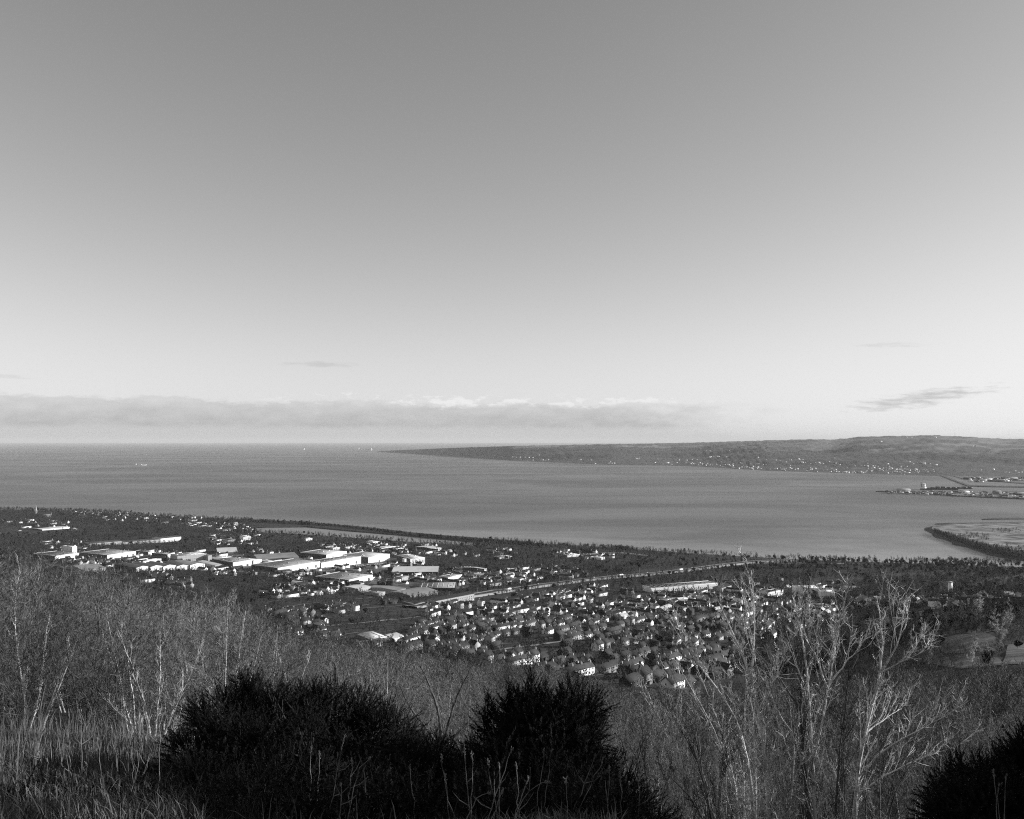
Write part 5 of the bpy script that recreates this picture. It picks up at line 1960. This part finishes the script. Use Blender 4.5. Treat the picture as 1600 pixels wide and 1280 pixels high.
def birch_tree(stems, label, name='birch_tree', Y=BY, r=0.040, nb=28, seed=0, mat_='birch'):
    rg = np.random.default_rng(seed)
    base = at_depth(stems[0][0][0], stems[0][0][1], Y)
    root = Vector((base.x, base.y, g1(base.x, base.y)))
    o = empty(name, root)
    tag(o, label, 'tree')
    done = []
    for si, (pts_) in enumerate(stems):
        rooted = si == 0 or pts_[0][1] > 1240 or abs(pts_[0][0] - stems[0][0][0]) + abs(pts_[0][1] - stems[0][0][1]) < 16
        P = []
        if rooted:
            yy = Y + (rg.uniform(-0.3, 0.3) if si else 0)
            P.append(np.array([root.x + rg.normal(0, .10), root.y + rg.normal(0, .10), g1(root.x, root.y) - 0.2]))
            for j, (a_, b_) in enumerate(pts_):
                P.append(np.array(at_depth(a_, b_, yy + 0.18 * math.sin(j * 1.3 + si))))
        else:
            a0_, b0_ = pts_[0]
            best = min(done, key=lambda q_: (q_[0] - a0_) ** 2 + (q_[1] - b0_) ** 2)
            P.append(best[2])
            sg = rg.choice([-1, 1]) * rg.uniform(.05, .25) * Y / 13
            for j, (a_, b_) in enumerate(pts_[1:]):
                P.append(np.array(at_depth(a_, b_, best[2][1] + sg * (j + 1))))
        P = np.array(P)
        # resample smoothly
        t0 = np.concatenate([[0], np.cumsum(np.linalg.norm(np.diff(P, axis=0), axis=1))])
        n = max(8, int(t0[-1] / 0.22))
        tt = np.linspace(0, t0[-1], n)
        S = np.stack([np.interp(tt, t0, P[:, c_]) for c_ in range(3)], 1)
        for _ in range(6):
            S[1:-1] = (S[:-2] + 2 * S[1:-1] + S[2:]) / 4
        S[1:-1] += rg.normal(0, 0.006 * (1 if Y < 20 else 2), (n - 2, 3))
        Ltot = t0[-1]
        R = r * (1 - si * 0.05) * (1 - 0.86 * np.linspace(0, 1, n) ** 0.9)
        if not rooted:
            R *= 0.42
        for q_ in S:
            u1, v1 = pix(*q_)
            done.append((u1, v1, q_.copy()))
        S = S - np.array(root)
        mb = MB()
        mb.tube(S, R, 8)
        st = link('stem', mb.mesh('stem', [M[mat_]], True), o)
        # limbs and twigs
        cb = MB()
        tw = []
        nbr = max(6, int(nb * Ltot / 4.0))
        for i in range(nbr):
            f = 0.22 + 0.76 * (i + rg.random()) / nbr
            j = f * (n - 1)
            k = min(int(j), n - 2)
            p_ = S[k] + (S[k + 1] - S[k]) * (j - k)
            T = S[k + 1] - S[k]
            T /= np.linalg.norm(T)
            a = rg.uniform(0, 2 * math.pi)
            side = np.array([math.cos(a), math.sin(a) * 0.8, 0.15])
            d = T * rg.uniform(1.0, 1.9) + side * rg.uniform(0.5, 0.95)
            d /= np.linalg.norm(d)
            L = rg.uniform(0.30, 0.85) * (1.25 - 0.7 * f)
            Q = [p_]
            for q_ in range(7):
                d = d + rg.normal(0, 0.06, 3) + np.array([0, 0, 0.13])
                d /= np.linalg.norm(d)
                Q.append(Q[-1] + d * L / 7)
            Q = np.array(Q)
            rb = min(max(R[k] * 0.34, 0.0038), 0.009) * (1 if Y < 20 else 2.0)
            cb.tube(Q, rb * (1 - np.linspace(0, 1, 8) * 0.72), 5)
            for u in range(6):
                jj = rg.uniform(1.2, 6.9)
                kk = int(jj)
                q0 = Q[kk] + (Q[min(kk + 1, 7)] - Q[kk]) * (jj - kk)
                T2 = Q[min(kk + 1, 7)] - Q[kk - 1]
                T2 /= np.linalg.norm(T2)
                d2 = T2 + rg.normal(0, 0.5, 3) + np.array([0, 0, .25])
                d2 /= np.linalg.norm(d2)
                l2 = L * rg.uniform(0.2, 0.5)
                W = [q0]
                for q_ in range(4):
                    d2 = d2 + rg.normal(0, 0.14, 3) + np.array([0, 0, .06])
                    d2 /= np.linalg.norm(d2)
                    W.append(W[-1] + d2 * l2 / 4)
                cb.tube(np.array(W), np.array([.0044, .0040, .0034, .0028, .002]), 3)
                for x_ in range(2):
                    q2 = W[rg.integers(1, 4)]
                    d3 = d2 + rg.normal(0, .6, 3)
                    d3 /= np.linalg.norm(d3)
                    cb.tube(np.array([q2, q2 + d3 * l2 * .25, q2 + d3 * l2 * .45 + rg.normal(0, .01, 3)]), np.array([.0024, .002, .0014]), 3)
        link('branches', cb.mesh('branches', [M[mat_]], True), st)
    return o


birch_tree([[(1202, 1290), (1194, 1152), (1182, 1103), (1176, 1054), (1149, 993), (1125, 953), (1118, 930)],
            [(1180, 1285), (1170, 1185), (1153, 1120), (1113, 1063), (1084, 1030), (1052, 987), (1046, 970)],
            [(1182, 1103), (1200, 1080), (1214, 1062), (1222, 1040), (1226, 1010)],
            [(1178, 1060), (1178, 1000), (1181, 950), (1176, 905)]],
           'pale stemmed birch at lower right, leftmost of the tall clump', seed=1)
birch_tree([[(1267, 1290), (1253, 1185), (1250, 1063), (1253, 981), (1262, 930), (1267, 896)],
            [(1250, 1063), (1236, 1010), (1222, 970), (1214, 940), (1208, 915)],
            [(1251, 1100), (1222, 1068), (1200, 1035), (1188, 1000), (1180, 975)]],
           'dark trunked birch in the centre of the tall clump', seed=2, r=0.044, mat_='trunk')
birch_tree([[(1272, 1290), (1269, 1185), (1263, 1095), (1261, 1022), (1244, 960), (1238, 930)],
            [(1269, 1193), (1287, 1128), (1294, 1071), (1304, 1014), (1312, 973), (1320, 937)],
            [(1291, 1072), (1272, 1030), (1262, 985), (1256, 950)],
            [(1294, 1068), (1322, 1030), (1345, 1012), (1356, 1010)]],
           'forked pale birch right of the dark trunked one', seed=3)
birch_tree([[(1304, 1290), (1312, 1160), (1324, 1111), (1322, 1075), (1330, 1010), (1334, 975)],
            [(1312, 1160), (1340, 1120), (1372, 1090), (1400, 1066)]],
           'slender birch stem with few branches, second from right in the clump', seed=4, r=0.026, mat_='trunk')
birch_tree([[(1336, 1290), (1336, 1225), (1348, 1160), (1361, 1099), (1381, 1054), (1385, 1014), (1377, 973), (1369, 932)],
            [(1340, 1217), (1373, 1165), (1438, 1146), (1474, 1119), (1500, 1104)],
            [(1338, 1230), (1400, 1200), (1450, 1175), (1490, 1168)],
            [(1383, 1040), (1405, 1010), (1412, 975), (1410, 955)],
            [(1350, 1155), (1392, 1118), (1405, 1108)],
            [(1384, 1052), (1420, 1028), (1452, 1014)]],
           'rightmost birch of the clump with long side branches reaching right', seed=5, r=0.040)
birch_tree([[(1085, 1290), (1072, 1217), (1043, 1156), (1011, 1075), (1000, 1055)],
            [(1076, 1230), (1060, 1180), (1050, 1130), (1046, 1090)],
            [(1090, 1270), (1120, 1200), (1128, 1150)]],
           'thin low birch sapling left of the tall clump', seed=6, r=0.02, nb=12)
fan = random.Random(4)
for gi, (x0_, n_, lab_, m_) in enumerate([(1170, 4, 'upright sheaf of fine pale stems in the left half of the clump', 'birch'), (1245, 5, 'upright sheaf of fine dark stems in the middle of the clump', 'trunk'),
                                          (1315, 4, 'upright sheaf of fine dark stems in the right half of the clump', 'trunk'), (1110, 3, 'fine leaning stems at the left side of the clump', 'twig'),
                                          (1365, 4, 'fine leaning stems at the right side of the clump', 'trunk')]):
    st_ = []
    for i_ in range(n_):
        bx_ = x0_ + fan.uniform(-16, 16)
        tilt_ = (bx_ - 1245) * .55 + (i_ - (n_ - 1) / 2) * 34 + fan.uniform(-12, 12)
        ty_ = fan.uniform(965, 1090) + abs(x0_ - 1245) * .35
        st_.append([(bx_, 1292), (bx_ + tilt_ * .18, 1292 - (1292 - ty_) * .35), (bx_ + tilt_ * .5, 1292 - (1292 - ty_) * .68), (bx_ + tilt_ * .95, ty_)])
    birch_tree(st_, lab_, seed=40 + gi, r=0.019, nb=15, mat_=m_, Y=13.4 + .3 * gi)
birch_tree([[(1226, 1290), (1228, 1220), (1222, 1150), (1206, 1090), (1196, 1050)], [(1230, 1290), (1240, 1215), (1243, 1140), (1232, 1085)]],
           'slim pale stems between the forked leftmost birch and the dark trunk', seed=21, r=0.024, nb=16, mat_='twig_pale')
birch_tree([[(1120, 1290), (1100, 1230), (1090, 1180), (1060, 1130), (1030, 1090)], [(1125, 1290), (1120, 1230), (1125, 1190), (1142, 1140)], [(1118, 1290), (1080, 1250), (1050, 1215), (1024, 1190)]],
           'spreading low bare shrub at the left foot of the clump', seed=22, r=0.020, nb=20, mat_='twig')
birch_tree([[(1380, 1290), (1392, 1240), (1410, 1200), (1440, 1172)], [(1378, 1290), (1372, 1230), (1380, 1190), (1372, 1150)], [(1384, 1290), (1420, 1250), (1462, 1226)]],
           'spreading low bare shrub at the right foot of the clump', seed=23, r=0.020, nb=20, mat_='twig')
birch_tree([[(1020, 1290), (1015, 1240), (1000, 1190), (1004, 1150)], [(1022, 1290), (1040, 1240), (1045, 1200)]],
           'thin dark shrub right beside the low gorse', seed=24, r=0.018, nb=24, mat_='trunk')
birch_tree([[(1150, 1290), (1130, 1210), (1108, 1150), (1082, 1105)], [(1155, 1280), (1170, 1230), (1180, 1170)]],
           'short slanting sapling between the low sapling and the clump', seed=7, r=0.016, nb=12)

# left thicket: trees one can tell apart
birch_tree([[(128, 1180), (136, 1120), (150, 1060), (155, 990), (152, 930)], [(132, 1150), (118, 1090), (105, 1010), (98, 950)]],
           'dark trunked tree with a bright base above the left grass', Y=30, r=0.12, seed=8, nb=9, mat_='trunk')
birch_tree([[(238, 1172), (228, 1110), (212, 1050), (192, 1010), (185, 985)], [(240, 1170), (246, 1100), (252, 1040), (250, 990)], [(244, 1172), (270, 1110), (300, 1050), (316, 1005)],
            [(242, 1172), (282, 1130), (330, 1085), (352, 1050)], [(238, 1172), (210, 1135), (180, 1110), (165, 1090)]],
           'wide fan shaped multi stemmed tree left of the big gorse', Y=26, r=0.05, seed=9, nb=16)
birch_tree([[(32, 1182), (40, 1110), (28, 1030), (22, 950), (32, 880)], [(35, 1170), (60, 1100), (66, 1030), (78, 960)]],
           'tall pale birch at the left edge of the picture', Y=30, r=0.055, seed=10, nb=14)
birch_tree([[(50, 1185), (72, 1120), (98, 1060), (120, 1000)], [(46, 1180), (20, 1130), (-10, 1090), (-40, 1060)]],
           'leaning pale tree second from the left edge', Y=27, r=0.065, seed=11, nb=10)
birch_tree([[(690, 1170), (688, 1120), (672, 1070), (650, 1030)], [(692, 1168), (706, 1110), (726, 1060), (745, 1030)], [(690, 1170), (660, 1130), (632, 1095), (620, 1060)],
            [(694, 1168), (730, 1130), (768, 1095), (790, 1075)]],
           'fan shaped bare tree between the two gorse bushes', Y=34, r=0.10, seed=12, nb=9, mat_='trunk')


birch_tree([[(560, 1120), (552, 1080), (540, 1040), (528, 1010)], [(562, 1120), (575, 1070), (585, 1035), (590, 1008)], [(560, 1120), (530, 1085), (505, 1060)], [(563, 1120), (600, 1085), (622, 1062)]],
           'fan shaped tree above the large gorse, left of the gap', Y=48, r=0.10, seed=13, nb=9, mat_='trunk')
birch_tree([[(455, 1110), (450, 1070), (436, 1030), (430, 1000)], [(457, 1110), (470, 1060), (486, 1020)], [(455, 1110), (425, 1075), (400, 1050)]],
           'small fan shaped tree behind the large gorse', Y=46, r=0.09, seed=14, nb=9, mat_='birch')
birch_tree([[(985, 1230), (978, 1170), (960, 1120), (950, 1090)], [(987, 1230), (1000, 1170), (1020, 1120)], [(985, 1230), (950, 1180), (925, 1150)]],
           'low twiggy bush tree right of the central gorse', Y=20, r=0.04, seed=15, nb=16, mat_='trunk')
birch_tree([[(1460, 1260), (1450, 1210), (1430, 1170)], [(1462, 1260), (1490, 1210), (1500, 1180)], [(1461, 1262), (1472, 1200), (1468, 1150)]],
           'low dark twiggy bush left of the corner gorse', Y=15, r=0.03, seed=16, nb=18, mat_='trunk')

# ---------------------------------------------------------------- gorse
def shoot_template(seed, n=44, L=0.17, nl=0.034):
    rg = np.random.default_rng(seed)
    V, T = [], []
    V += [(-.002, 0, 0), (.002, 0, 0), (0, 0, L * 1.02)]
    T += [(0, 1, 2)]
    for i in range(n):
        f = (i + rg.random()) / n
        a = rg.uniform(0, 2 * math.pi)
        ln = nl * (1.15 - 0.7 * f) * rg.uniform(.7, 1.3)
        d = np.array([math.cos(a), math.sin(a), rg.uniform(.5, 1.2)])
        d /= np.linalg.norm(d)
        s_ = np.cross(d, [0, 0, 1])
        s_ = s_ / np.linalg.norm(s_) * 0.0036
        p_ = np.array([0, 0, L * f])
        k = len(V)
        V += [tuple(p_ - s_), tuple(p_ + s_), tuple(p_ + d * ln)]
        T += [(k, k + 1, k + 2)]
    return np.array(V, float), np.array(T)


SHOOT = [shoot_template(500 + s) for s in range(5)]


def rot_to(d, spin):
    z = d / np.linalg.norm(d)
    x = np.cross([0.3, 1, 0.1], z)
    x /= np.linalg.norm(x)
    y = np.cross(z, x)
    c, s_ = math.cos(spin), math.sin(spin)
    return np.column_stack([x * c + y * s_, -x * s_ + y * c, z])


def gorse(name, lobes, label, nshoot, seed, m='gorse', tips=()):
    """lobes: (x, y, z, rx, ry, rz) in metres, absolute"""
    rg = np.random.default_rng(seed)
    cx = np.mean([l_[0] for l_ in lobes])
    cy = np.mean([l_[1] for l_ in lobes])
    root = np.array([cx, cy, g1(cx, cy)])
    o = empty(name, tuple(root))
    tag(o, label, 'bush')
    mb, st = MB(), MB()
    w_ = np.array([l_[3] * l_[5] for l_ in lobes])
    w_ = w_ / w_.sum()
    clumps = []
    ncl = max(18, nshoot // 34)
    for i in range(ncl):
        l_ = lobes[rg.choice(len(lobes), p=w_)]
        c = np.array(l_[:3])
        r = np.array(l_[3:])
        d = rg.normal(0, 1, 3)
        if d[2] < -0.2:
            d[2] *= -0.6
        d /= np.linalg.norm(d)
        depth = rg.uniform(0.55, 1.06) if i % 3 else rg.uniform(.2, .7)
        clumps.append((c + d * r * depth, d, rg.uniform(.06, .17)))
    for i in range(nshoot):
        cp, cd, cr_ = clumps[rg.integers(ncl)]
        d = rg.normal(0, 1, 3) + cd * 0.8 + np.array([0, 0, .25])
        d /= np.linalg.norm(d)
        c = cp
        p_ = cp + d * cr_ * rg.uniform(.5, 1.15)
        dirn = d * 1.0 + cd * .2 + np.array([0, 0, 0.35]) + rg.normal(0, .45, 3)
        V, T = SHOOT[rg.integers(5)]
        sc_ = rg.uniform(.40, .95)
        V = (V * sc_) @ rot_to(dirn, rg.uniform(0, 6)).T + p_ - root
        mb.add(V, tris=T)
        if i % 5 == 0:
            q = p_ - root
            base = (c - root) * np.array([.6, .6, 0]) + np.array([rg.normal(0, .1), rg.normal(0, .1), -.1])
            mid = (q + base) / 2 + rg.normal(0, .06, 3)
            st.tube(np.array([base, mid, q]), np.array([.016, .010, .004]), 4)
    for (a_, b_, yy, sz) in tips:      # leading shoots that break the outline
        q = np.array(at_depth(a_, b_, yy))
        for k in range(26):
            V, T = SHOOT[rg.integers(5)]
            f = k / 25.0
            pp = q - np.array([0, 0, sz * f]) + np.array([rg.normal(0, 1), rg.normal(0, 1), 0]) * sz * .10 * (0.2 + f)
            a0 = rg.uniform(0, 6.28)
            dirn = np.array([math.cos(a0), math.sin(a0), 1.0 + 1.2 * (1 - f)])
            V = (V * (0.35 + 0.45 * f) * sz / .2) @ rot_to(dirn, 0).T + pp - root
            mb.add(V, tris=T)
        st.tube(np.array([q - root, q - root - [0, 0, sz * 1.3]]), np.array([.003, .007]), 4)
    link('foliage', mb.mesh('foliage', [M[m]]), o)
    link('stems', st.mesh('stems', [M['gorse_stem']]), o)
    return o


def lobe(px_, py, Y, rpx, rpy, ry=None):
    """ellipsoid by its picture centre and radii at depth Y"""
    rpx, rpy = rpx * .97, rpy * .86
    q = at_depth(px_, py + 12, Y)
    s_ = Y / FPX
    return (q.x, q.y, q.z, rpx * s_, ry or rpx * s_ * .8, rpy * s_)


gorse('gorse_bush', [lobe(400, 1150, 6.6, 75, 72), lobe(350, 1205, 6.0, 85, 70), lobe(470, 1150, 6.8, 75, 62), lobe(450, 1230, 5.8, 120, 90), lobe(545, 1160, 6.8, 70, 56),
                     lobe(585, 1205, 6.4, 72, 70), lobe(330, 1270, 5.4, 60, 50), lobe(560, 1270, 5.6, 100, 70), lobe(430, 1120, 6.9, 60, 45), lobe(610, 1170, 6.9, 35, 40), lobe(400, 1290, 4.5, 130, 70), lobe(600, 1290, 4.5, 130, 66), lobe(300, 1240, 5.2, 40, 40), lobe(315, 1180, 6.0, 42, 48), lobe(345, 1120, 6.5, 34, 40), lobe(610, 1140, 6.8, 44, 44), lobe(640, 1180, 6.6, 46, 40), lobe(385, 1100, 6.8, 30, 32), lobe(500, 1105, 6.9, 36, 30), lobe(560, 1115, 6.9, 30, 30)],
      'large black gorse bush filling the lower left centre', 8800, 1,
      tips=[(380, 1052, 6.8, .22), (395, 1060, 6.8, .2), (362, 1078, 6.7, .2), (492, 1064, 6.9, .2), (510, 1078, 6.9, .16), (560, 1078, 6.9, .2), (440, 1068, 6.9, .18), (600, 1098, 6.9, .2), (470, 1062, 6.9, .18)])
gorse('gorse_bush', [lobe(850, 1165, 6.0, 62, 62), lobe(820, 1130, 6.2, 42, 40), lobe(890, 1140, 6.2, 42, 42), lobe(850, 1235, 5.6, 100, 60), lobe(790, 1180, 6.0, 40, 40), lobe(895, 1190, 6.0, 42, 50), lobe(880, 1290, 4.6, 110, 52), lobe(740, 1290, 4.6, 90, 46), lobe(808, 1105, 6.2, 22, 30), lobe(900, 1110, 6.2, 26, 26)],
      'dark gorse bush with spiky tips in the centre of the foreground', 5600, 2,
      tips=[(829, 1048, 6.1, .30), (795, 1068, 6.1, .22), (806, 1078, 6.1, .2), (853, 1066, 6.1, .2), (877, 1070, 6.1, .2), (922, 1092, 6.1, .24), (762, 1090, 6.1, .26), (890, 1068, 6.1, .24), (840, 1080, 6.1, .22),
            (910, 1105, 6.1, .2), (930, 1120, 6.0, .2)])
gorse('gorse_bush', [lobe(700, 1225, 6.4, 70, 40), lobe(690, 1200, 6.8, 45, 26), lobe(740, 1205, 6.6, 45, 26), lobe(760, 1240, 6.0, 60, 50), lobe(650, 1240, 6.0, 60, 50)],
      'low dark gorse filling the gap between the two tall bushes', 2400, 3, tips=[(682, 1142, 6.8, .15), (735, 1152, 6.7, .15)])
gorse('gorse_bush', [lobe(1550, 1250, 5.6, 58, 42), lobe(1612, 1232, 5.6, 34, 58), lobe(1505, 1285, 5.2, 40, 26), lobe(1665, 1215, 5.6, 50, 80), lobe(1570, 1285, 5.0, 90, 50)],
      'black gorse bush in the lower right corner', 4600, 4, tips=[(1597, 1132, 5.6, .25), (1583, 1160, 5.6, .2), (1500, 1172, 5.6, .2), (1530, 1170, 5.6, .18), (1486, 1180, 5.6, .2), (1560, 1168, 5.6, .2)])
gorse('gorse_bush', [lobe(955, 1262, 5.6, 36, 34), lobe(985, 1300, 5.2, 40, 18), lobe(930, 1215, 6.0, 24, 28)],
      'low dark gorse right of the central spiky bush', 1200, 5)
gorse('gorse_bush', [lobe(100, 1280, 5.0, 60, 34), lobe(40, 1290, 4.8, 60, 28), lobe(200, 1285, 4.9, 70, 34)], 'low dark gorse sprig in the lower left corner', 1100, 6)
gorse('gorse_bush', [(4.2, 2.6, CAM_H - 0.8, 1.1, 1.2, 1.2), (5.0, 4.2, CAM_H - 0.7, 1.2, 1.2, 1.5), (5.4, 5.6, CAM_H - 0.9, 1.1, 1.1, 1.3), (3.9, 0.8, CAM_H - .8, .9, 1.0, 1.2)],
      'unseen tall gorse bush added beyond the right edge for its shade', 6500, 7)  # out of view, added to throw shade across the foreground


# ---------------------------------------------------------------- grass and stalks
def blades(name, n, region, hmin, hmax, wdt, m, label, seed, cat='grass'):
    rg = np.random.default_rng(seed)
    V = np.zeros((n, 7, 3))
    k = 0
    pts = []
    while len(pts) < n:
        X, Y = region(rg)
        pts.append((X, Y))
    P = np.array(pts)
    Z = ground(P[:, 0], P[:, 1])
    base = np.column_stack([P, Z - 0.02])
    h = rg.uniform(hmin, hmax, n) * (0.75 + 0.35 * fbm(P[:, 0], P[:, 1], 2.3))
    a = rg.uniform(0, 2 * math.pi, n)
    b = rg.uniform(0.05, 0.75, n) * h * (0.4 if hmax > .4 else 1)
    dx = np.column_stack([np.cos(a) * b, np.sin(a) * b, np.zeros(n)])
    s_ = np.column_stack([-np.sin(a + rg.normal(0, .8, n)), np.cos(a), np.zeros(n)]) * wdt * rg.uniform(.6, 1.4, n)[:, None]
    up = np.array([0, 0, 1.0])
    lv = [(0, 1.0), (0.45, .8), (0.8, .5)]
    for i, (f, w_) in enumerate(lv):
        c = base + dx * (f ** 2) + up * (h[:, None] * (f - 0.15 * f * f))
        V[:, 2 * i] = c - s_ * w_
        V[:, 2 * i + 1] = c + s_ * w_
    V[:, 6] = base + dx * 1.15 + up * (h[:, None] * 0.84)
    bs = (np.arange(n) * 7)[:, None, None]
    Q = (np.array([[0, 1, 3, 2], [2, 3, 5, 4]])[None] + bs).reshape(-1, 4)
    T = (np.array([[4, 5, 6]])[None] + bs).reshape(-1, 3)
    o = link(name, mesh_np(name, V.reshape(-1, 3), [Q, T], M[m]))
    tag(o, label, cat, kind='stuff')


def reg_left(rg):
    Y = rg.uniform(6.6, 13) if rg.random() < .85 else rg.uniform(3.6, 6.6)
    return rg.uniform(-0.66, -0.34 if Y < 7.5 else -0.1) * Y, Y


def reg_all(rg):
    Y = rg.uniform(3.0, 14) if rg.random() < .8 else rg.uniform(14, 30)
    return rg.uniform(-0.68, 0.68) * Y, Y


blades('dry_grass', 60000, reg_left, 0.05, 0.20, 0.0022, 'grass', 'pale dry winter grass on the brow at lower left', 1)
blades('rough_grass', 50000, reg_all, 0.06, 0.22, 0.0024, 'dark_grass', 'rough tangled grass across the foreground', 2)


def reg_left2(rg):
    Y = rg.uniform(5.6, 12)
    return rg.uniform(-0.66, -0.40) * Y, Y


blades('tall_dry_stems', 2400, reg_left2, 0.20, 0.62, 0.0022, 'grass', 'tall dry stems standing in the left grass', 4)
blades('dark_scrub_stems', 4200, reg_all, 0.12, 0.42, 0.0030, 'gorse_stem', 'dark dead stems among the foreground scrub', 5)


def reg_mid(rg):
    Y = rg.uniform(3.4, 4.6)
    return rg.uniform(-0.10, 0.10) * Y + 0.08, Y


blades('grass_tuft', 5000, reg_mid, 0.06, 0.20, 0.003, 'grass', 'pale grass tuft at the bottom centre edge', 3)


def stalk(px_, py, Y, label, seed, lean=0.0, arch=False):
    rg = np.random.default_rng(seed)
    top = np.array(at_depth(px_, py, Y))
    gx = top[0] - lean
    z0 = g1(gx, Y)
    base = np.array([gx, Y, z0 - 0.03])
    n = 9
    P = []
    for i in range(n):
        f = i / (n - 1)
        q = base + (top - base) * f + rg.normal(0, .0035, 3)
        if arch:
            q[2] += 0.10 * math.sin(math.pi * f)
        P.append(q - base)
    P = np.array(P)
    o = empty('dead_stalk', tuple(base))
    tag(o, label, 'dead plant', 'dead stalks standing in the foreground')
    mb = MB()
    mb.tube(P, np.linspace(.0026, .0012, n), 5)
    link('stem', mb.mesh('stem', [M['stalk']], True), o)
    hb = MB()
    for i in range(14):
        f = 1 - i * 0.05
        c = P[-1] * f + P[-2] * (1 - f) + rg.normal(0, .002, 3)
        d = rg.normal(0, .5, 3)
        d[2] = abs(d[2]) + 1.0
        d /= np.linalg.norm(d)
        ln = rg.uniform(.006, .014)
        hb.tube(np.array([c, c + d * ln * .5, c + d * ln]), np.array([.0012, .0022, .0005]), 4)
    link('seed_head', hb.mesh('seed_head', [M['stalk']]), o)
    if rg.random() < 0.3:
        lf = MB()
        for q in range(rg.integers(1, 4)):
            k = rg.integers(3, 7)
            d = np.array([rg.normal(0, 1), rg.normal(0, .4), .7])
            d /= np.linalg.norm(d)
            lf.tube(np.array([P[k], P[k] + d * .05, P[k] + d * .09 + [0, 0, .02]]), np.array([.0022, .002, .001]), 4)
        link('side_shoot', lf.mesh('side_shoot', [M['stalk']]), o)


ST = [(486, 1168, 4.6, 0, 0), (500, 1176, 4.6, .02, 0), (538, 1150, 4.4, .09, 0), (550, 1185, 4.4, .02, 0), (578, 1186, 4.3, .12, 1), (532, 1222, 4.2, .0, 0), (690, 1182, 4.3, -.05, 0), (725, 1168, 4.2, -.04, 0),
      (738, 1176, 4.0, 0, 0), (762, 1190, 4.0, -.06, 0), (801, 1168, 4.0, .15, 0), (780, 1192, 4.0, .0, 0), (806, 1192, 4.1, -.02, 0), (858, 1222, 3.8, .22, 1), (694, 1210, 4.2, -.06, 0), (768, 1240, 3.8, .16, 1),
      (850, 1172, 4.4, .05, 0), (860, 1170, 4.4, .05, 0), (932, 1178, 4.5, .16, 0), (945, 1184, 4.5, .2, 0), (953, 1196, 4.4, .02, 0), (970, 1188, 4.5, .0, 0), (1552, 1202, 4.2, -.03, 0), (1572, 1210, 4.2, .03, 0),
      (1560, 1226, 4.2, 0, 0), (785, 1236, 3.8, .12, 0), (826, 1215, 4.0, .1, 0), (885, 1218, 4.0, .0, 0), (1002, 1190, 4.6, .03, 0), (640, 1196, 4.4, -.04, 0)]
for i, (a_, b_, yy, ln, ar) in enumerate(sorted(ST)):
    stalk(a_, b_, yy, 'thin dead stalk in front of the dark bushes, %s from the left' % ORD[i], 600 + i, ln, bool(ar))
# thinner dark twigs rising from the left grass
for i in range(16):
    a_ = 10 + i * 16 + wr.uniform(-6, 6)
    stalk(a_, wr.uniform(1120, 1200), wr.uniform(4.4, 6.0), 'upright thin stem rising from the left grass, %s from the left edge' % ORD[i], 700 + i, wr.uniform(-.08, .08))

# ---------------------------------------------------------------- haze
hm = bpy.data.materials.new('haze_air')
hm.use_nodes = True
t = NT(hm.node_tree)
out = t.n('ShaderNodeOutputMaterial')
pv = t.n('ShaderNodeVolumePrincipled')
pv.inputs['Color'].default_value = (0.84, 0.84, 0.84, 1)
pv.inputs['Density'].default_value = HAZE_DENSITY
pv.inputs['Anisotropy'].default_value = 0.0
t.l(pv.outputs[0], out.inputs['Volume'])
mb = MB()
mb.box(-95000, 95000, -4000, 120000, -8, 470)
hz = link('haze', mb.mesh('haze', [hm]))
tag(hz, 'thin even haze fading the far shore and horizon', kind='stuff')
